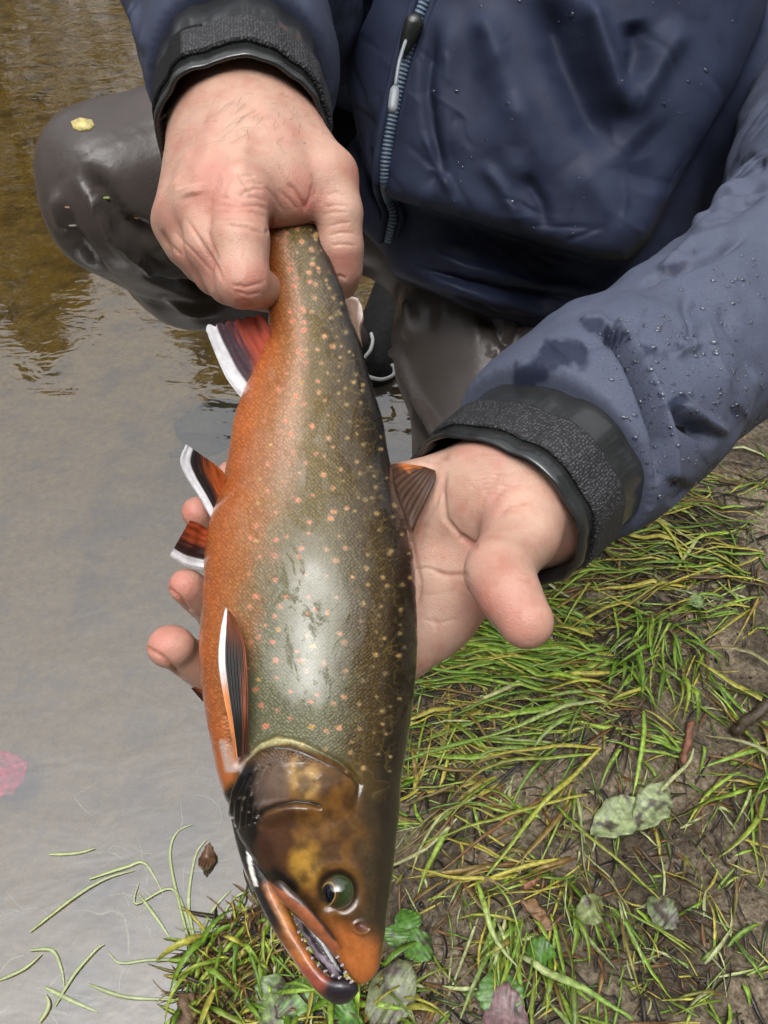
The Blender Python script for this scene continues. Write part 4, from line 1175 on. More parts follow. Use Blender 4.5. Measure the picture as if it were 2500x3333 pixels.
WETPATCH = [[(1640, 1300), (1690, 1180), (1780, 1105), (1890, 1120), (1920, 1190), (1820, 1190), (1760, 1260)], [(1880, 1035), (1960, 1030), (2045, 1100), (2010, 1130), (1940, 1080)], [(2100, 1128), (2250, 1122), (2255, 1140), (2180, 1158), (2110, 1150)],
            [(2160, 880), (2260, 820), (2250, 850), (2180, 905)], [(2380, 1330), (2420, 1320), (2450, 1380), (2430, 1390)], [(2290, 1500), (2340, 1495), (2330, 1525)], [(2420, 1430), (2470, 1400), (2490, 1440)], [(2180, 1310), (2230, 1295), (2225, 1320)]]
def sleeve(fr, pts, rs, lo, hi, marks, name, wetk, seed, back, sky_sheen):
    c, n, e1, e2 = fr
    s = Field(lo, hi, .0026)
    start = c - n * back
    r1, r2 = np.linalg.norm(e1), np.linalg.norm(e2)
    s.cone(start + n * .03, start - n * .05, r1 * 1.10, r1 * 1.2, .01, flat=(e2, r2 / r1))
    P = [start - n * .03] + pts
    s.chain(P, rs, .03)
    s.cut(start, n, .003)
    v, f = s.mesh(); v = smooth(v, f, 2); v, f = subdivide(v, f); v = smooth(v, f, 1)
    nn = normals_of(v, f)
    dist = np.clip(((v - start) @ -n) / .06, 0, 1)
    v = v + nn * (dist * (.0035 * fbm(v * 24, 3, seed) + .0008 * vnoise(v * 60, seed + 5)))[:, None]
    keep = v.copy(); v = emboss(v, f, marks)
    v = keep + (v - keep) * sstep(.0, .22, dist)[:, None]
    uv = pix(v)
    w = wetk * sstep(.15, .32, fbm(np.column_stack([uv / 45, np.zeros(len(uv))]), 4, seed + 9))
    nz_ = fbm(np.column_stack([uv / 38, np.zeros(len(uv))]), 4, seed + 9)
    for pl in WETPATCH:
        w = np.maximum(w, .8 * sstep(12, -12, poly_sd(uv, pl) + 22 * nz_))
    return mesh_obj(name, v, f, M_JACKET, jacket, attr={'wet': w, 'sky_sheen': np.full(len(v), sky_sheen)})
sR = sleeve(cuffs['R'], [EL_R + np.array([0, -.01, 0]), SH_R], [.046, .060, .088], (-.24, .14, .28), (.06, .64, .92),
       [([(500, 330), (490, 180), (560, 60), (640, 30)], 22, -.006), ([(540, 330), (530, 220), (590, 100), (680, 60)], 20, .006), ([(590, 200), (640, 110), (720, 70)], 14, -.004),
        ([(470, 190), (450, 80), (430, 0)], 16, .005), ([(960, 200), (990, 60), (960, -60)], 20, -.005), ([(900, 100), (940, 40), (960, -20)], 8, -.004), ([(700, 30), (800, -10), (900, 20)], 22, .006)], 'sleeve', 0, 3, .058, .12)
sR['label'] = 'navy sleeve bunched above the upper cuff'
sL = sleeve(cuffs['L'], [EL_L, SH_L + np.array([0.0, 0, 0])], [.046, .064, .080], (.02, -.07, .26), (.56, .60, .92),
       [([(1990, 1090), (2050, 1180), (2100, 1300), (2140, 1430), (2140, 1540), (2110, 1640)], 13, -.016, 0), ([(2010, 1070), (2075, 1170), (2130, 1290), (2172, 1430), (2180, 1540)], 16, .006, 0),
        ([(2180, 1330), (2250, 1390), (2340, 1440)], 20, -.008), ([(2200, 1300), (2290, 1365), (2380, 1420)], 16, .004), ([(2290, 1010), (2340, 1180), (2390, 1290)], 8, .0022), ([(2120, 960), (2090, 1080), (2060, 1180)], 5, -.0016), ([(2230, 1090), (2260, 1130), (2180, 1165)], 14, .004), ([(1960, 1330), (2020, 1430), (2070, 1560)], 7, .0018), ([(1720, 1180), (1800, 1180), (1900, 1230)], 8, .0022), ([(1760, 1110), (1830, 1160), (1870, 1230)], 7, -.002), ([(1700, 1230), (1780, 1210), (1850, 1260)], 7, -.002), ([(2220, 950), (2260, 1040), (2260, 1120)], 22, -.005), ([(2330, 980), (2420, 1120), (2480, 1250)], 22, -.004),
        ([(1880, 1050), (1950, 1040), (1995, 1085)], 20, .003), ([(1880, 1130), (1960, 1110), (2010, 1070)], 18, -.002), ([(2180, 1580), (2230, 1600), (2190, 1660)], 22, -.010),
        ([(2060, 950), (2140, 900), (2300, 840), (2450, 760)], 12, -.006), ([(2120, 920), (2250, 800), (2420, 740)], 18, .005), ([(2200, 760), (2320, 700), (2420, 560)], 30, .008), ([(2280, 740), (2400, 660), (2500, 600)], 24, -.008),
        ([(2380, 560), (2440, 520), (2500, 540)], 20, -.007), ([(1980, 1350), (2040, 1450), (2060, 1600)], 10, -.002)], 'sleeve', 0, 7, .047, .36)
sL['label'] = 'navy sleeve beaded with rain, creased near the wrist'

# zip
zp = catmull([(1420, -120), (1384, 0), (1345, 110), (1305, 260), (1275, 400), (1256, 520), (1252, 600), (1266, 660), (1282, 700), (1272, 750), (1262, 790)], 140)
from mathutils.bvhtree import BVHTree
from mathutils import Vector
def surf_depth(objs, pts):
    out = []
    trees = []
    for ob in objs:
        me = ob.data
        co = np.empty(len(me.vertices) * 3, np.float32); me.vertices.foreach_get('co', co); co = co.reshape(-1, 3) + np.array(ob['_org'])
        trees.append(BVHTree.FromPolygons([tuple(c) for c in co.tolist()], [tuple(p.vertices) for p in me.polygons]))
    for (px, py) in pts:
        r = Vector((px - PW / 2) / F * RIGHT + (PH / 2 - py) / F * UP + FWD)
        best = None
        for t in trees:
            h = t.ray_cast(Vector(CAM), r.normalized())
            if h[0] is not None and (best is None or h[3] < best[1]): best = (h[0], h[3], h[1])
        out.append(None if best is None else (np.array(best[0]), np.array(best[2])))
    return out
jhits = surf_depth([jacket], [tuple(p) for p in zp])
path = [to_cam(h[0]) for h in jhits if h is not None]
def smooth_path(p, k=6):
    p = np.array(p)
    for _ in range(k): p[1:-1] = (p[:-2] + 2 * p[1:-1] + p[2:]) / 4
    return p
path = smooth_path(path, 20)
def tube(name, pts, r, mat, parent, nr=10, flat=1.0, is_world=False, taper=False, **kw):
    p = np.asarray(pts, float); n = len(p)
    t = np.gradient(p, axis=0); t /= np.linalg.norm(t, axis=1, keepdims=True) + 1e-12
    view = p / np.linalg.norm(p, axis=1, keepdims=True) if not is_world else np.tile([0, 0, 1.0], (n, 1))
    a = np.cross(t, view); a /= np.linalg.norm(a, axis=1, keepdims=True) + 1e-12
    b_ = np.cross(t, a)
    th = np.linspace(0, 2 * math.pi, nr, endpoint=False)
    rr = np.full(n, r) if np.isscalar(r) else np.asarray(r)
    v = p[:, None] + rr[:, None, None] * (a[:, None] * np.cos(th)[:, None] + flat * b_[:, None] * np.sin(th)[:, None])
    cap = np.vstack([p[0], p[-1]])
    v = np.vstack([v.reshape(-1, 3), cap])
    f = grid_faces(n, nr, True)
    j = np.arange(nr); j2 = (j + 1) % nr
    tri = np.vstack([f[:, [0, 1, 2]], f[:, [0, 2, 3]], np.stack([np.full(nr, n * nr), j2, j], 1), np.stack([np.full(nr, n * nr + 1), (n - 1) * nr + j, (n - 1) * nr + j2], 1)])
    cum = np.concatenate([[0], np.cumsum(np.linalg.norm(np.diff(p, axis=0), axis=1))])
    U = np.repeat(cum, nr); V = np.tile(th * (rr.mean()), n)
    uvs = np.vstack([np.column_stack([U, V]), [[0, 0], [cum[-1], 0]]])
    return mesh_obj(name, v, tri, mat, parent, uv=uvs, is_world=is_world, **kw)
zm, nt, b, o = new_mat('blue zip coil')
uvn = coords(nt, 'UV'); wv = N(nt, 'ShaderNodeTexWave'); wv.inputs['Scale'].default_value = 95; wv.inputs['Distortion'].default_value = .6; nt.links.new(uvn, wv.inputs['Vector'])
nt.links.new(ramp(nt, wv.outputs['Fac'], [(.3, (.03, .05, .085)), (.7, (.10, .15, .22))]).outputs[0], b.inputs['Base Color'])
nt.links.new(bump(nt, wv.outputs['Fac'], .8, .001), b.inputs['Normal']); b.inputs['Roughness'].default_value = .45
zipper = tube('zipper', path + np.array([0, 0, -.003]), .0048, zm, jacket, 12, .55)
for sgn in (-1, 1):
    off = path + np.array([sgn * .008, 0, -.0022])
    tube('zipper_flap', off, .0036, M_JACKET, zipper, 10, .7)
M_PULL = simple_mat('grey zip pull', (.22, .24, .26), .4, 200, .15, 0)
M_SLIDE = simple_mat('black zip slider', (.012, .014, .012), .3, 300, .3, .0004)
def on_path(y): 
    i = np.argmin(np.abs(pix(path)[:, 1] - y)); return path[i]
a, b_ = on_path(70) + [0, 0, -.010], on_path(200) + [-.003, 0, -.010]
tube('zipper_slider', np.linspace(a, b_, 8), np.array([.003, .0075, .008, .0075, .007, .006, .005, .003]), M_SLIDE, jacket, 12, .6)
q0, q1, q2 = C(1322, 130, b_[2] - .006), C(1300, 200, b_[2] - .008), C(1287, 280, b_[2] - .006)
tube('zipper_pull', catmull([q0, q1, q2], 12), .0016, M_PULL, jacket, 8)
tube('zipper_pull', np.linspace(q2, C(1276, 365, b_[2] - .005), 8), np.array([.0022, .004, .0042, .0042, .0042, .0042, .004, .0025]), M_PULL, jacket, 10, .6)

# waders
HIP_R, HIP_L = C(1140, 590, .98), C(1640, 780, 1.0)
KN_R, KN_L = C(375, 590, .88), C(1590, 1480, .89)
AN_R = C(1130, 1110, 1.52)
FT_L = C(1500, 1850, 1.20)
wf = Field((-.46, -.16, .68), (.42, .50, 1.75), .0062)
wf.chain([HIP_R, C(760, 540, .93), KN_R], [.100, .102, .082], .05)
wf.chain([KN_R + np.array([0, -.02, .01]), C(620, 860, 1.10), AN_R], [.080, .078, .045], .05)
wf.ell(C(290, 500, .875), [(.062, .01, .01), (-.01, .062, 0), (-.01, 0, .06)], .03)
wf.cut(C(98, 500, .88), (-1, .05, -.1), .05); wf.cut(C(240, 352, .86), (-.55, 1, -.3), .04)
wf.chain([HIP_L, C(1600, 1130, .95), KN_L], [.125, .113, .080], .05)
wf.chain([KN_L, C(1500, 1660, 1.03), FT_L], [.075, .066, .05], .04)
wf.cone(HIP_R, HIP_L, .09, .12, .04)
wf.cone((.14, .28, 1.08), (.14, .38, 1.0), .12, .12, .05)
wv_, wff = wf.mesh(); wv_ = smooth(wv_, wff, 3)
nw = normals_of(wv_, wff)
wv_ = wv_ + nw * (.004 * fbm(wv_ * 8, 3, 33))[:, None]
wm_ = [([(240, 560), (300, 640), (360, 760), (480, 870), (640, 950)], 16, .010), ([(270, 540), (330, 620), (400, 720), (540, 800)], 26, -.008), ([(460, 870), (560, 920), (700, 960)], 14, -.014),
       ([(190, 640), (230, 760), (330, 900), (480, 980), (640, 1000)], 22, -.010), ([(170, 600), (200, 720), (280, 850)], 18, .006), ([(330, 880), (450, 960), (620, 1010), (740, 1020)], 12, .008), ([(230, 520), (330, 470), (460, 420), (560, 400)], 5, -.0022, 0),
       ([(240, 530), (340, 482), (470, 432), (560, 412)], 6, .0018, 0), ([(150, 660), (190, 600), (240, 530)], 6, -.002, 0), ([(560, 700), (640, 800), (740, 900)], 30, -.012),
       ([(1590, 1060), (1620, 1140), (1660, 1170), (1700, 1140), (1710, 1080)], 11, .006, 0), ([(1600, 1040), (1640, 1120), (1680, 1120), (1700, 1060)], 20, -.008, 0), ([(1570, 1000), (1600, 1100)], 16, -.005),
       ([(1330, 960), (1340, 1040), (1330, 1120)], 18, .007), ([(1380, 920), (1400, 1000), (1390, 1100)], 26, -.004), ([(1300, 1150), (1360, 1300), (1440, 1450)], 16, .007, 0), ([(1290, 1180), (1330, 1300), (1390, 1450)], 14, -.010, 0), ([(1300, 1000), (1290, 1120), (1310, 1250)], 14, .004)]
wm_ = [(m_[0], m_[1], m_[2] * (1.6 if abs(m_[2]) > .004 else 1), *m_[3:]) for m_ in wm_]
wv_ = emboss(wv_, wff, wm_)
waders = mesh_obj('waders', wv_, wff, M_WADER, person)
waders['label'] = 'dark brown chest waders, wet and creased at the knee'

# boots
M_BOOT = simple_mat('black wading boot', (.008, .008, .008), .6, 120, .5, .004, spec=.12)
M_LACE = simple_mat('grey lace', (.38, .38, .37), .6, 600, .2, .0005)
def boot(toe_w, heel_w, lift=0):
    t, h = np.asarray(toe_w, float), np.asarray(heel_w, float)
    ax = unit(h - t)
    f = Field(np.minimum(t, h) - .12, np.maximum(t, h) + np.array([.12, .12, .22]), .0045)
    f.cone(t + [0, 0, .045], t + ax * .09 + [0, 0, .055], .042, .05, .02)
    f.cone(t + ax * .09 + [0, 0, .055], h + [0, 0, .06], .05, .05, .02)
    f.cone(t + ax * .12 + [0, 0, .07], h + [0, 0, .10], .046, .046, .03)
    f.cone(t + [0, 0, .02], h + [0, 0, .02], .05, .045, .01)
    sl, (X, Y, Z) = f.box(f.lo, f.lo + f.h * f.n)
    f.f[sl] = np.maximum(f.f[sl], (.0 - Z).astype(np.float32) - .004 + 0 * f.f[sl])
    v, ff_ = f.mesh()
    return smooth(v, ff_, 2), ff_, t, ax
tR = ground_at(1218, 1245, -.03); hR = tR + np.array([.05, .20, 0])
v, f, t, ax = boot(tR + [0, 0, .0], hR, 0)
bo = mesh_obj('boot', v, f[:, ::-1] if False else f, M_BOOT, person, is_world=True)
bo['label'] = 'black wading boot with a grey lace, standing in the shallows'
bd = to_cam(t + [0, 0, .10])[2]
lace = lambda rows: catmull([C(x, y, bd + o_) for x, y, o_ in rows], 24)
tube('lace', lace([(1185, 1165, -.02), (1205, 1140, -.02), (1213, 1110, -.01), (1208, 1085, 0)]), .0035, M_LACE, bo, 8)
tube('lace', lace([(1195, 1225, -.035), (1240, 1235, -.04), (1278, 1222, -.04), (1284, 1200, -.03), (1276, 1188, -.02)]), .0035, M_LACE, bo, 8)
ft = to_world(FT_L)
v, f, t, ax = boot(np.array([ft[0] - .01, ft[1] - .01, 0.02]), np.array([ft[0] + .01, ft[1] + .15, 0.03]), 0)
mesh_obj('boot', v, f, M_BOOT, person, is_world=True)

# ------------------------------------------------------------------ water beads on the jacket
bead_m, nt, b, o = new_mat('water bead')
b.inputs['Base Color'].default_value = (.9, .93, 1, 1); b.inputs['Transmission Weight'].default_value = 1.0
b.inputs['Roughness'].default_value = .03; b.inputs['IOR'].default_value = 1.33; b.inputs['Coat Weight'].default_value = 1
nt.links.new(ramp(nt, noise(nt, coords(nt), 700, 2), [(.3, (.75, .8, .9)), (.7, (.95, .97, 1))]).outputs[0], b.inputs['Base Color'])
def beads(host, region, n, seed, rlo, rhi):
    rng = random.Random(seed)
    P_ = np.array(region, float); lo_, hi_ = P_.min(0), P_.max(0)
    pts = []
    while len(pts) < n:
        q = (rng.uniform(lo_[0], hi_[0]), rng.uniform(lo_[1], hi_[1]))
        if poly_sd(np.array([q]), P_)[0] < 0: pts.append(q)
    V, Fc = [], []
    dome = [(0, 1.0, .0), (1, .92, .35), (2, .6, .62)]
    for h in surf_depth([host], pts):
        if h is None: continue
        p, nrm = h; nrm = unit(nrm)
        if nrm @ (CAM - p) < 0: nrm = -nrm
        a = unit(np.cross(nrm, [.3, .5, .8])); c_ = np.cross(nrm, a)
        r = rlo + (rhi - rlo) * rng.random() ** 4
        st = rng.uniform(1, 1.7); base = len(V)
        for (_, rr, z) in dome:
            for k in range(8):
                t = k * math.pi / 4
                V.append(p + r * (rr * (a * math.cos(t) * st + c_ * math.sin(t)) + nrm * (z - .05)))
        V.append(p + r * nrm * .7)
        for ring in (0, 1):
            for k in range(8):
                Fc.append((base + ring * 8 + k, base + ring * 8 + (k + 1) % 8, base + ring * 8 + 8 + (k + 1) % 8)); Fc.append((base + ring * 8 + k, base + ring * 8 + 8 + (k + 1) % 8, base + ring * 8 + 8 + k))
        for k in range(8): Fc.append((base + 16 + k, base + 16 + (k + 1) % 8, base + 24))
    return np.array(V), np.array(Fc)
for host, reg, n, sd_, rl, rh in ((sL, [(1900, 1130), (2100, 960), (2490, 800), (2490, 1480), (2150, 1640), (2000, 1300)], 460, 5, .0004, .0014),
                                  (jacket, [(1380, 0), (2450, 0), (2200, 600), (2000, 820), (1400, 660)], 70, 6, .0006, .0020)):
    V, Fc = beads(host, reg, n, sd_, rl, rh)
    o_ = mesh_obj('water_beads', V - 0, Fc, bead_m, jacket, is_world=True, kind='stuff')
wl = simple_mat('wilted yellow leaf', (.50, .42, .16), .45, 150, .45, .001)

# ------------------------------------------------------------------ grass, leaves, sticks on the bank
M_GRASS = simple_mat('wet grass', (1, 1, 1), .42, 170, .5, .0008, coat=.08, pig=True)
GREEN, LIME, YEL, BRN, PALE, DK = map(np.array, [(.115, .215, .018), (.25, .38, .045), (.40, .35, .055), (.15, .075, .026), (.40, .43, .20), (.022, .016, .010)])
def land_z(p):
    return float(ground_h(np.array([p[:2]]))[0][0])

class Strips:
    def __init__(s): s.v, s.f, s.c, s.n = [], [], [], 0
    def add(s, pts, wid, col0, col1, keel=.25, twist=0):
        p = np.asarray(pts, float); n = len(p)
        t = np.gradient(p, axis=0); t /= np.linalg.norm(t, axis=1, keepdims=True) + 1e-12
        a = np.cross(t, [0, 0, 1.0]); a /= np.linalg.norm(a, axis=1, keepdims=True) + 1e-12
        up = np.cross(a, t)
        if twist:
            an = np.linspace(0, twist, n)[:, None]; a, up = a * np.cos(an) + up * np.sin(an), up * np.cos(an) - a * np.sin(an)
        u = np.linspace(0, 1, n); w = wid * np.minimum(1, .45 + 2.2 * u) * (1 - u ** 3) ** .8 + .0001
        rows = np.stack([p - a * w[:, None] / 2 + up * (w * keel)[:, None], p, p + a * w[:, None] / 2 + up * (w * keel)[:, None], p - up * (.15 * w + .0002)[:, None]], 1)
        s.v.append(rows.reshape(-1, 3))
        s.f.append(grid_faces(n, 4, True) + s.n)
        s.c.append(np.repeat(col0[None] * (1 - u)[:, None] + col1[None] * u[:, None], 4, 0)); s.n += n * 4
    def build(s, name, parent=None, kind=None, mat=None):
        return mesh_obj(name, np.vstack(s.v), np.vstack(s.f), mat or M_GRASS, parent, np.vstack(s.c), is_world=True, kind=kind)

rng = random.Random(42)
GH = {}
def gz(xy):
    return ground_h(np.asarray(xy))[0]
def blade_pts(root, ang, L, bend, lift, n=9, sink=0):
    u = np.linspace(0, 1, n)
    a = ang + bend * (u - .3)
    xy = np.array(root)[None] + np.cumsum(np.column_stack([np.cos(a), np.sin(a)]) * (L / (n - 1)), 0)
    return xy, lift * np.sin(np.pi * np.minimum(1, u * 1.05)) ** .8 + .002
def mixcol(w):
    r = rng.random(); acc = 0
    for k, q in zip((GREEN, LIME, YEL, BRN, PALE, DK), w):
        acc += q
        if r < acc: return k * rng.uniform(.75, 1.25)
    return GREEN
XY, Zs, META = [], [], []
def sow(px_poly, n, ang_px, spread, Llo, Lhi, wlo, whi, mix, lift=.012, clump=0):
    P_ = np.array(px_poly, float); lo_, hi_ = P_.min(0), P_.max(0); k = 0; cl = None
    while k < n:
        if clump and k % clump == 0: cl = (rng.uniform(lo_[0], hi_[0]), rng.uniform(lo_[1], hi_[1]), rng.gauss(0, spread))
        q = (cl[0] + rng.gauss(0, 26), cl[1] + rng.gauss(0, 18)) if clump else (rng.uniform(lo_[0], hi_[0]), rng.uniform(lo_[1], hi_[1]))
        if poly_sd(np.array([q]), P_)[0] > 0:
            k += 1 if clump else 0
            continue
        g = ground_at(*q)
        a = math.radians(-ang_px) + (cl[2] if clump else 0) + rng.gauss(0, spread * (.35 if clump else 1))
        L = rng.uniform(Llo, Lhi)
        xy, z = blade_pts(g[:2], a, L, rng.gauss(0, .42), lift * rng.uniform(.1, 1.1))
        XY.append(xy); Zs.append(z); c0 = mixcol(mix)
        META.append((rng.uniform(wlo, whi) * rng.choice((.7, 1.2, 1.4, 1.9)), c0, c0 * .5 + mixcol(mix) * .5, rng.gauss(0, .6)))
        k += 1
LEFT_TUFT = [(580, 3333), (640, 3090), (660, 3020), (790, 2950), (900, 2900), (1000, 3100), (1300, 3200), (1300, 3380), (560, 3380)]
RIGHT_BANK = [(1290, 3333), (1330, 2600), (1370, 2230), (1560, 2050), (1800, 1800), (2050, 1700), (2500, 1540), (2560, 3400), (1290, 3400)]
sow(RIGHT_BANK, 620, 0, 3.0, .015, .055, .001, .0026, (.16, .12, .10, .22, .12, .28), .006)            # litter and short blades
sow([(1340, 2250), (1800, 1900), (2500, 1560), (2500, 2050), (2150, 2250), (2000, 2500), (1330, 2700)], 700, 180, .8, .03, .10, .0015, .0035, (.10, .04, .04, .16, .02, .64), .003)  # near-black thatch layers, shadow between the blades put into their colour
sow(LEFT_TUFT, 240, 90, 2.5, .02, .05, .0015, .0035, (.06, .02, .05, .20, .0, .67), .003)
sow([(1300, 2650), (2300, 2550), (2400, 3333), (1260, 3333)], 420, 150, 2.0, .015, .06, .001, .003, (.08, .04, .04, .20, .04, .60), .003)
sow([(1340, 2250), (1800, 1950), (2150, 2050), (2100, 2450), (1800, 2520), (1330, 2560)], 170, 180, .4, .06, .16, .0018, .0042, (.26, .22, .22, .22, .06, .02), .012)
sow([(1650, 2080), (1950, 2080), (2050, 2250), (1900, 2330), (1600, 2250)], 120, 190, .25, .08, .15, .0025, .0045, (.45, .38, .17, 0, 0, 0), .02)
sow([(1750, 1850), (2100, 1700), (2500, 1560), (2500, 2000), (2100, 2020), (1800, 2000)], 180, 185, .4, .08, .20, .0018, .0036, (.14, .20, .32, .26, .06, .02), .012)
sow([(1950, 1980), (2180, 2080), (2180, 2300), (2000, 2260)], 50, 120, .6, .04, .09, .002, .004, (.55, .4, .05, 0, 0, 0), .03)
sow([(2250, 2050), (2500, 2000), (2500, 2700), (2150, 2500)], 80, 170, .7, .05, .12, .0018, .0038, (.25, .25, .17, .2, .13, 0), .012, 10)
sow([(1300, 2500), (1900, 2450), (2000, 2900), (1300, 2950)], 90, 190, .6, .05, .14, .0018, .004, (.14, .22, .27, .27, .10, 0), .012, 8)
sow([(1280, 2850), (2100, 2800), (2300, 3333), (1250, 3333)], 110, 100, 1.0, .03, .10, .0018, .004, (.32, .32, .12, .12, .12, 0), .02, 9)
sow([(2050, 2750), (2500, 2600), (2500, 3333), (2200, 3333)], 26, 150, 1.5, .02, .07, .0015, .0035, (.3, .2, .2, .2, .1, 0), .01, 6)
sow(LEFT_TUFT, 420, 90, 2.5, .015, .05, .0012, .003, (.16, .10, .14, .38, .04, .18), .016)
sow(LEFT_TUFT, 110, 60, 1.2, .03, .08, .0025, .0045, (.45, .4, .15, 0, 0, 0), .03)
sow([(2520, 1400), (4200, 1200), (4200, 3600), (2520, 3600)], 420, 180, 1.0, .05, .15, .003, .005, (.3, .25, .2, .2, .05, 0), .02, 9)
sow([(700, 3400), (3800, 3400), (3800, 4600), (900, 4600)], 300, 120, 1.5, .04, .12, .003, .005, (.35, .3, .15, .15, .05, 0), .02, 9)
allxy = np.vstack(XY); gzs = gz(allxy); k = 0
st_ = Strips()
for xy, z, (w, c0, c1, tw) in zip(XY, Zs, META):
    m_ = len(xy); st_.add(np.column_stack([xy, np.maximum(gzs[k:k + m_], 0) + z]), w, c0, c1, .25, tw); k += m_
grass = st_.build('grass', kind='stuff')
tag(grass, 'matted wet green and yellow grass lying over the muddy bank', 'grass')

def long_blade(px_pts, w, c0, c1, label, name='grass_blade', lift=.016, grp='long loose grass blades'):
    pp = catmull(px_pts, 16)
    xy = np.array([ground_at(x, y, .05)[:2] for x, y in pp])
    u = np.linspace(0, 1, 16)
    z = np.maximum(gz(xy), 0) + .010 + lift * np.sin(np.pi * u)
    s = Strips(); s.add(np.column_stack([xy, z]), w, np.array(c0), np.array(c1), .2, rng.uniform(-.3, .3))
    return tag(s.build(name), label, 'grass blade', grp)
for pts, w, c0, c1, lab in [
    ([(1940, 2462), (1840, 2560), (1752, 2640), (1660, 2760), (1560, 2880)], .0062, YEL * 1.1, LIME, 'long broad yellow grass blade slanting across the mud below two flat yellow blades'),
    ([(1937, 2462), (1820, 2460), (1700, 2460), (1553, 2466)], .0050, YEL, YEL * .8, 'straight yellow grass blade, upper one of the flat pair'),
    ([(1937, 2478), (1780, 2490), (1615, 2500), (1520, 2545), (1459, 2605)], .0050, LIME, BRN * 1.5, 'yellow grass blade bending to a brown tip, lower one of the flat pair'),
    ([(1905, 2597), (1730, 2640), (1560, 2690), (1333, 2738)], .0046, YEL, LIME * .8, 'long yellow-green blade reaching towards the fish gill cover'),
    ([(1795, 2590), (1660, 2670), (1540, 2760), (1411, 2848)], .0045, BRN * 1.6, BRN, 'dead reddish brown blade lying beside the yellow ones'),
    ([(1803, 2621), (1874, 2715), (2010, 2830), (2180, 2966)], .0044, GREEN * 1.3, YEL * .8, 'green blade turning orange, pointing at a dull torn leaf'),
    ([(1553, 2870), (1575, 2970), (1610, 3070), (1690, 3160)], .0065, LIME * 1.2, PALE, 'wide pale green blade curving down to the broad grey-green blade'),
    ([(1690, 3115), (1780, 3180), (1874, 3232), (2046, 3330)], .0085, PALE, GREEN * 1.6, 'broad grey-green blade, widest one on the mud'),
    ([(2454, 1963), (2420, 2030), (2375, 2119)], .0030, BRN * 2, YEL, 'thin orange grass stalk near the wet sleeve'),
    ([(1925, 1900), (1880, 1960), (1827, 2041)], .0035, YEL, LIME, 'thin yellow stalk beside the thumb'),
    ([(1929, 2307), (1860, 2320), (1772, 2345), (1640, 2385), (1506, 2412)], .0065, PALE * .9, LIME, 'wide light green blade lying beneath the grass clump'),
    ([(2500, 2180), (2400, 2150), (2250, 2120)], .0060, PALE * .9, BRN, 'pale brown dry blade at the edge of the bare sand')]:
    long_blade(pts, w, c0, c1, lab)

def leaf(name, px_c, tip_px, width, col, label, spots=.3, curl=.004, fold=.15, cat='leaf', grp=None, z0=None, back=None, up=None):
    """a broad leaf from its base pixel to its tip pixel, lying on the bank"""
    zz = .06 if z0 is None else z0
    a, b_ = ground_at(*px_c, zz), ground_at(*tip_px, zz)
    L = np.linalg.norm(b_ - a); ax = (b_ - a) / L; sd_ = np.cross(ax, [0, 0, 1.0])
    nu, nv = 22, 13
    u, w = np.meshgrid(np.linspace(0, 1, nu), np.linspace(-1, 1, nv), indexing='ij')
    wid = width / 2 * np.sin(np.pi * np.clip(u, .02, 1) ** .85) ** .75 * (1 + .06 * np.sin(u * 23 + w * 3))
    P_ = a + ax * (u * L)[..., None] + sd_ * (wid * w)[..., None]
    if z0 is None:
        g = np.maximum(gz(P_[..., :2].reshape(-1, 2)), 0).reshape(u.shape)
        g = .35 * g + .65 * g.max()
    else: g = z0
    P_[..., 2] = g + .008 + curl * np.sin(u * 4 + w) + fold * np.abs(w) * wid + .0012 * np.sin(u * 40) * np.abs(w)
    top = P_.reshape(-1, 3); bot = top - np.array([0, 0, .0007])
    f = grid_faces(nu, nv); n_ = nu * nv
    ring = [i * nv for i in range(nu)] + [(nu - 1) * nv + j for j in range(1, nv)] + [i * nv + nv - 1 for i in range(nu - 2, -1, -1)] + list(range(nv - 2, 0, -1))
    ring = np.array(ring); r2 = np.roll(ring, -1)
    f = np.vstack([f, f[:, ::-1] + n_, np.stack([ring, r2, r2 + n_, ring + n_], 1)])
    q = np.column_stack([top[:, :2] * 160, np.zeros(n_)])
    nzz = fbm(q, 4, int(width * 1e5))
    c = np.tile(np.array(col), (n_, 1)) * (1 + .25 * nzz)[:, None]
    vein = np.exp(-(np.abs(w.ravel()) / .07) ** 2) + .5 * np.exp(-(((u * 7 - np.abs(w) * 1.2) % 1 - .5) / .09) ** 2).ravel()
    c = lerp(c, np.array(col) * 1.5 + .03, .35 * np.clip(vein, 0, 1))
    c = lerp(c, np.array([.06, .045, .03]), sstep(.25, .6, fbm(q * .7, 3, 7) + spots - .3))
    o_ = mesh_obj(name, np.vstack([top, bot]), f, M_GRASS, None, np.vstack([c, c * .8]), is_world=True)
    return tag(o_, label, cat, grp)
lf_grey, lf_green, lf_pale = (.24, .29, .13), (.07, .17, .02), (.22, .26, .10)
leaf('broad_leaf', (2090, 2610), (1925, 2715), .045, lf_grey, 'pale upturned oval leaf, larger of two joined at one stem', .3)
leaf('broad_leaf', (2165, 2560), (2070, 2705), .040, lf_grey, 'pale upturned leaf with dark scratches at the end of a long stem', .35)
long_blade([(2100, 2625), (2160, 2570), (2220, 2510), (2242, 2455)], .0048, PALE, PALE * 1.1, 'long pale leaf stem of the upturned oval leaves', 'fallen_stalk', .012, None)
long_blade([(2081, 2335), (2078, 2420), (2066, 2520), (2054, 2600)], .0060, LIME, LIME * 1.2, 'thick upright lime green stem above the pale oval leaves', 'plant_stem', .01, None)
leaf('broad_leaf', (1880, 3010), (1960, 2930), .030, lf_pale, 'small pale leaf curled up among short grass', .1, .008, .5)
leaf('broad_leaf', (2110, 2920), (2210, 3020), .034, (.12, .15, .07), 'dull torn grey-green leaf half sunk in mud', .55)
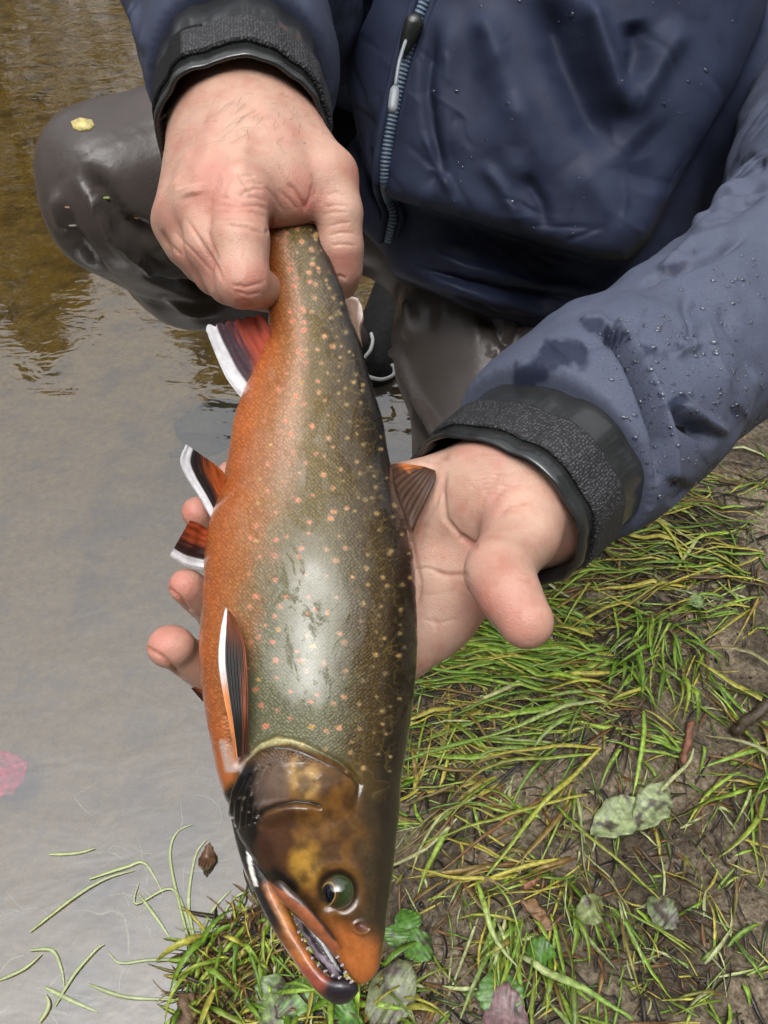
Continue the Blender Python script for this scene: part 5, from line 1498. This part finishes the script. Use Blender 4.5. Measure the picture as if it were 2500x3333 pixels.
leaf('broad_leaf', (1715, 3090), (1815, 3115), .032, lf_green, 'shiny dark green leaf under the broad grey-green blade', .1)
leaf('broad_leaf', (1640, 3310), (1610, 3150), .050, (.10, .20, .05), 'round green leaf above a fallen purple-brown leaf', .15)
leaf('fallen_leaf', (1570, 3300), (1720, 3330), .060, (.17, .10, .10), 'fallen purple-brown leaf, wet and wrinkled', .2)
leaf('broad_leaf', (1215, 3180), (1345, 3290), .070, (.13, .15, .06), 'large mud-spattered leaf beside the fish snout', .6)
leaf('broad_leaf', (1400, 3040), (1320, 3110), .038, lf_green, 'glossy green leaf touching the mud-spattered leaf', .0)
leaf('broad_leaf', (1345, 3030), (1310, 2940), .032, lf_green, 'glossy green leaf standing by the fish eye', .0)
leaf('broad_leaf', (1290, 3000), (1290, 3080), .030, (.08, .18, .03), 'small green leaf tucked behind the fish snout', .05)
leaf('broad_leaf', (900, 3150), (840, 3290), .040, (.16, .23, .09), 'long oval leaf with a bite hole under the lower jaw', .15)
leaf('broad_leaf', (930, 3180), (1000, 3300), .055, (.09, .19, .03), 'wide green leaf with a grey centre under the lower jaw', .25)
leaf('broad_leaf', (960, 3300), (800, 3350), .060, (.18, .25, .08), 'big light green leaf at the edge of the left tuft', .1)
leaf('broad_leaf', (1160, 3260), (1090, 3340), .040, lf_green, 'bright green leaf directly below the jaw tip', .05)
leaf('broad_leaf', (2230, 1980), (2290, 1960), .022, (.2, .28, .1), 'tiny pale green leaf lying in the far grass', .0)

def chip(name, a_px, b_px, w, h, col, label, cat='bark', seed=0):
    a, b_ = ground_at(*a_px, .05), ground_at(*b_px, .05)
    n, m_ = 14, 8
    u = np.linspace(0, 1, n)
    ctr = a[None] + (b_ - a)[None] * u[:, None]
    ctr[:, 2] = np.maximum(gz(ctr[:, :2]), 0).max() * .6 + np.maximum(gz(ctr[:, :2]), 0) * .4 + h * .6
    ax = unit(b_ - a); sd_ = np.cross(ax, [0, 0, 1.0])
    th = np.linspace(0, 2 * math.pi, m_, endpoint=False)
    prof = np.minimum(1, 9 * np.minimum(u, 1 - u) + .7) * (1 - .35 * u)
    V = ctr[:, None] + (np.cos(th) * w / 2)[None, :, None] * prof[:, None, None] * sd_ + (np.sin(th) * h / 2)[None, :, None] * prof[:, None, None] * np.array([0, 0, 1.0])
    V = V.reshape(-1, 3); V = V + .16 * w * np.column_stack([vnoise(V * 190 + 3 * k_, seed) for k_ in range(3)]) + .35 * w * np.column_stack([vnoise(V * 60 + 5 * k_, seed + 4) for k_ in range(3)])
    V = np.vstack([V, ctr[0], ctr[-1]])
    f = grid_faces(n, m_, True); j = np.arange(m_); j2 = (j + 1) % m_
    tri = np.vstack([f[:, [0, 1, 2]], f[:, [0, 2, 3]], np.stack([np.full(m_, n * m_), j2, j], 1), np.stack([np.full(m_, n * m_ + 1), (n - 1) * m_ + j, (n - 1) * m_ + j2], 1)])
    q = V * np.array([260, 260, 260]); c = np.array(col)[None] * (1 + .45 * fbm(q, 3, seed))[:, None]
    return tag(mesh_obj(name, V, tri, M_BARK, None, np.clip(c, .003, 1), is_world=True, shade=True), label, cat)
M_BARK = simple_mat('wet bark', (1, 1, 1), .5, 200, .4, .0015, pig=True)
chip('bark_chip', (1690, 2885), (1755, 2855), .016, .006, (.26, .11, .055), 'short orange bark chip on the mud', seed=1)
chip('bark_chip', (1710, 2935), (1780, 3040), .020, .005, (.20, .11, .05), 'long tan bark strip below the short orange chip', seed=2)
chip('twig', (2236, 2370), (2215, 2515), .014, .010, (.20, .08, .045), 'broken red-brown twig beside the pale leaf stem', 'twig', 3)
chip('stick', (2370, 2400), (2520, 2270), .016, .014, (.06, .04, .022), 'dark rotten stick half buried in the grass', 'stick', 4)
chip('stick', (560, 3345), (612, 3215), .026, .020, (.14, .085, .045), 'brown broken stick end at the water edge', 'stick', 5)
chip('bark_chip', (2100, 3000), (2125, 2985), .008, .004, (.2, .09, .05), 'tiny reddish chip near the torn leaf', seed=6)
# crumbs of wet peat on the mud
Vp, Fp, Cp, nn_ = [], [], [], 0
poly = np.array(RIGHT_BANK, float)
crx = []
while len(crx) < 900:
    q = (rng.uniform(560, 2500), rng.uniform(1560, 3400))
    if min(poly_sd(np.array([q]), poly)[0], poly_sd(np.array([q]), np.array(LEFT_TUFT, float))[0]) < 0: crx.append(ground_at(*q)[:2])
crx = np.array(crx); crz = gz(crx)
for (x, y), z in zip(crx, crz):
    r = .0007 + .0028 * rng.random() ** 2
    ra_ = rng.uniform(0, 6.28); rb_ = rng.uniform(0, 6.28)
    Rm = np.array([[math.cos(ra_), -math.sin(ra_), 0], [math.sin(ra_), math.cos(ra_), 0], [0, 0, 1]]) @ np.array([[1, 0, 0], [0, math.cos(rb_), -math.sin(rb_)], [0, math.sin(rb_), math.cos(rb_)]])
    dirs_ = np.array([(1, 0, 0), (-1, 0, 0), (0, 1, 0), (0, -1, 0), (0, 0, 1), (0, 0, -1)], float) @ Rm.T
    V = np.array([x, y, max(z, 0) + r * .4]) + dirs_ * r * np.array([[rng.uniform(.6, 1.4)] for _ in range(6)])
    Vp.append(V); Fp.append(np.array([(0, 2, 4), (2, 1, 4), (1, 3, 4), (3, 0, 4), (2, 0, 5), (1, 2, 5), (3, 1, 5), (0, 3, 5)]) + nn_); nn_ += 6
    Cp.append(np.tile(np.array(rng.choice([(.012, .008, .006), (.03, .02, .012), (.05, .03, .018), (.10, .08, .05)])), (6, 1)))
tag(mesh_obj('peat_crumbs', np.vstack(Vp), np.vstack(Fp), M_BARK, None, np.vstack(Cp), is_world=True, kind='stuff', shade=False), 'dark crumbs of wet peat scattered over the mud', 'peat')

# ------------------------------------------------------------------ in and under the water
sub = Strips()
M_SUB = simple_mat('sunken grass', (1, 1, 1), .5, 100, .2, 0, pig=True)
for pts in [[(640, 3140), (590, 2950), (560, 2800), (580, 2720), (640, 2690)], [(655, 3120), (620, 2960), (640, 2800), (680, 2740)], [(640, 3100), (610, 2980), (560, 2900), (450, 2950), (460, 2880)], [(110, 3040), (250, 2930), (350, 2870), (450, 2840)],
            [(190, 3280), (250, 3180), (320, 3100), (350, 3080)], [(640, 3130), (500, 3130), (400, 3140), (360, 3100)], [(300, 2870), (420, 2830), (480, 2820), (540, 2920)], [(0, 3200), (90, 3160), (150, 3110)], [(110, 3100), (180, 3100), (210, 3160), (220, 3230)],
            [(160, 3220), (240, 3260), (330, 3300)], [(170, 2790), (260, 2785), (320, 2770)], [(460, 2920), (520, 3000), (560, 3060)], [(700, 3060), (760, 2940), (830, 2900)], [(640, 3110), (690, 2980), (760, 2900)], [(300, 3210), (420, 3250), (600, 3260)], [(140, 3333), (170, 3280), (160, 3240)]]:
    pp = catmull(pts, 24); u = np.linspace(0, 1, 24)
    g = np.array([ground_at(x, y, -.01) for x, y in pp]); g[:, 2] = .0016 + .0006 * np.sin(u * 3 + rng.random() * 6)
    sub.add(g, rng.uniform(.003, .0055), np.array((.38, .44, .20)) * rng.uniform(.8, 1.1), np.array((.42, .46, .27)), .1)
for k in range(48):
    x, y = rng.gauss(480, 200), rng.gauss(3000, 170)
    a = rng.uniform(0, 6.28); pts = [(x, y)]
    for j in range(4):
        a += rng.gauss(0, .5); pts.append((pts[-1][0] + 42 * math.cos(a), pts[-1][1] + 42 * math.sin(a)))
    pp = catmull(pts, 12)
    if pp[:, 0].max() > 780: continue
    g = np.array([ground_at(px_, py_, -.01) for px_, py_ in pp]); g[:, 2] = -.012 - .03 * rng.random()
    sub.add(g, rng.uniform(.0012, .0028), np.array((.50, .52, .40)), np.array((.46, .50, .36)), .1)
tag(sub.build('sunken_grass', kind='stuff', mat=M_SUB), 'pale sunken grass strands drifting in the cloudy shallows', 'water weed')

def blob(name, c_w, r3, mat, label, cat, seed, colf=None, amp=.25, res=26):
    th, ph = np.meshgrid(np.linspace(.001, math.pi - .001, res), np.linspace(0, 2 * math.pi, res * 2, endpoint=False), indexing='ij')
    d = np.stack([np.sin(th) * np.cos(ph), np.sin(th) * np.sin(ph), np.cos(th)], -1).reshape(-1, 3)
    v = np.array(c_w) + d * np.array(r3) * (1 + amp * fbm(d * 1.7, 4, seed))[:, None]
    return tag(mesh_obj(name, v, grid_faces(res, res * 2, True, True), mat, is_world=True), label, cat)
M_STONE = simple_mat('dark mossy stone', (.045, .045, .022), .5, 60, .6, .004)
blob('stone', ground_at(700, 1400, -.07), (.085, .06, .05), M_STONE, 'dark mossy stone under water beside the anal fin', 'stone', 3)
blob('stone', ground_at(640, 1500, -.09), (.05, .04, .03), simple_mat('brown stone', (.10, .075, .03), .5, 60, .5, .003), 'smaller brown stone in the water beside the mossy one', 'stone', 5)
M_PINK = simple_mat('pink petal', (.55, .05, .24), .5, 60, .25, .0008)
leaf('pink_piece', (-60, 2580), (90, 2480), .070, (.70, .02, .26), 'magenta pink petal sunk in cloudy water', .0, .006, .1, 'piece', z0=-.02)  # pink leaf-shaped sheet just under the water surface
leaf('floating_leaf', (655, 2795), (705, 2805), .030, (.10, .045, .018), 'curled brown leaf floating over the sunken grass', .3, .004, .5, 'leaf', z0=.0)
# yellow leaf and scraps stuck to the wader knee
kn = surf_depth([waders], [(232, 398), (262, 385), (300, 392), (308, 410), (292, 424), (262, 428), (240, 420), (268, 405)])
if all(h is not None for h in kn):
    ring = np.array([h[0] for h in kn]); ctr = ring[-1]; nrm = unit(kn[-1][1]); nrm = nrm if nrm @ (CAM - ctr) > 0 else -nrm
    V = np.vstack([ring[:-1] + nrm * .0012, [ctr + nrm * .0022], ring[:-1] - nrm * .001, [ctr - nrm * .001]])
    n_ = 8; f = []
    for i in range(7):
        f += [(i, (i + 1) % 7, 7), (8 + (i + 1) % 7, 8 + i, 15), (i, 8 + i, 8 + (i + 1) % 7), (i, 8 + (i + 1) % 7, (i + 1) % 7)]
    tag(mesh_obj('fallen_leaf', V, np.array(f), wl, is_world=True), 'small wilted yellow leaf stuck to the wader knee', 'leaf')
for (x, y, r, cl, lab) in [(343, 645, .0028, (.16, .22, .05), 'curled green scrap stuck to the wader shin'), (235, 735, .0026, (.22, .20, .17), 'pale scrap of weed stuck to the wader knee'), (445, 710, .0018, (.3, .1, .04), 'orange scrap stuck to the wader shin'), (222, 675, .0018, (.3, .17, .12), 'pinkish seed husk stuck to the wader knee')]:
    h = surf_depth([waders], [(x, y)])[0]
    if h is None: continue
    blob('leaf_scrap', h[0], (r * 1.7, r * .5, r * .5), simple_mat('scrap', cl, .5, 200, .3, 0), lab, 'scrap', x % 17, amp=.5, res=10)

# ------------------------------------------------------------------ trees across the stream (mirrored in the water), others added out of view
M_NEEDLE = simple_mat('conifer needles', (.022, .035, .014), .6, 30, .5, 0)
M_TRUNK = simple_mat('conifer trunk', (.05, .035, .025), .8, 40, .4, .01)
def conifer_meshes(seed, h=1.0):
    r = random.Random(seed); V, Fc, n = [], [], 0
    for k in range(1500):
        z = .12 + .88 * r.random() ** 1.1
        R = (1.02 - z) * .26 * (.75 + .5 * r.random()) * (1 + .25 * math.sin(z * 40 + seed))
        t = r.uniform(0, 6.283); rr = R * r.random() ** .4
        c = np.array([rr * math.cos(t), rr * math.sin(t), z - .25 * rr])
        ax = np.array([math.cos(t + r.gauss(0, .5)), math.sin(t + r.gauss(0, .5)), -.35]) * r.uniform(.02, .05)
        sd_ = np.array([-math.sin(t), math.cos(t), r.gauss(0, .3)]) * r.uniform(.008, .018)
        V += [c - sd_, c + ax * .4 - sd_ * .8, c + ax, c + ax * .4 + sd_ * .8]; Fc.append((n, n + 1, n + 2, n + 3)); n += 4
    return np.array(V), np.array(Fc)
tree_lib = []
for sd_ in range(3):
    V, Fc = conifer_meshes(sd_)
    zz = np.linspace(0, 1, 14); th = np.linspace(0, 2 * math.pi, 8, endpoint=False)
    T = np.stack([np.outer(.022 * (1.02 - zz), np.cos(th)), np.outer(.022 * (1.02 - zz), np.sin(th)), np.repeat(zz[:, None], 8, 1)], -1).reshape(-1, 3)
    tree_lib.append((V, Fc, T, grid_faces(14, 8, True, True)))
protos = []
r_ = random.Random(8)
spots = [(-7.5, 8.6, 7.5), (-5.6, 10.2, 8.5), (-4.2, 8.9, 6.5), (-2.6, 10.0, 9.0), (-1.0, 9.2, 8.0), (.6, 10.4, 10), (2.4, 9.6, 9), (4.2, 10.8, 10), (6.2, 10.2, 9), (-9.5, 7.0, 8), (-8.8, 4.8, 7), (-10.5, 3.0, 8), (8.2, 11.5, 10), (9.0, 7.5, 9), (10, 4.5, 9)]
back = [(x_, y_, h_ * 1.06) for x_, y_, h_ in [(-7.5, -3.5, 8), (-6, -4.9, 8.5), (-4.2, -5.2, 8), (-3.3, -4.4, 7.2), (-2.4, -5.0, 7.6), (-1.5, -4.3, 7.0), (-.6, -5.0, 8.4), (.3, -4.3, 7.0), (1.2, -4.8, 7.9), (2.1, -4.4, 7.2), (3.0, -5.2, 8.6), (4.4, -4.6, 8), (6.0, -3.6, 8.4), (7.0, -2.2, 8), (8.2, .2, 9), (8.8, 2.4, 9), (-9.5, -1.0, 8.5), (-10.5, 1.0, 8.5)]]  # unseen conifers behind the lens, added and sized to darken reflections
for i, (x, y, h) in enumerate(spots + back):
    base = np.array([x, y, land_z((x, y)) - .1]); h = h * (.74 if i < len(spots) else 1)
    t = thing('conifer_tree', 'tall dark conifer on the far bank across the stream' if i < len(spots) else 'unseen tall dark conifer on the near bank, added to darken reflections', 'tree',
              tuple(base), 'conifers on the far bank' if i < len(spots) else 'unseen conifers added on the near bank')
    t.scale = (h * 1.25, h * 1.25, h); t.rotation_euler = (0, 0, r_.uniform(0, 6))
    k = i % 3
    if k >= len(protos):
        V, Fc, T, Tf = tree_lib[k]
        fake = {'_org': (0, 0, 0)}
        cr = mesh_obj('crown', V, Fc, M_NEEDLE, None, is_world=True, shade=False); tk = mesh_obj('trunk', T, Tf, M_TRUNK, None, is_world=True)
        protos.append((cr, tk)); cr.parent = t; tk.parent = t
    else:
        for p_ in protos[k]:
            c_ = p_.copy(); COL.objects.link(c_); c_.parent = t
for o_ in bpy.data.objects:
    if '_org' in o_: del o_['_org']
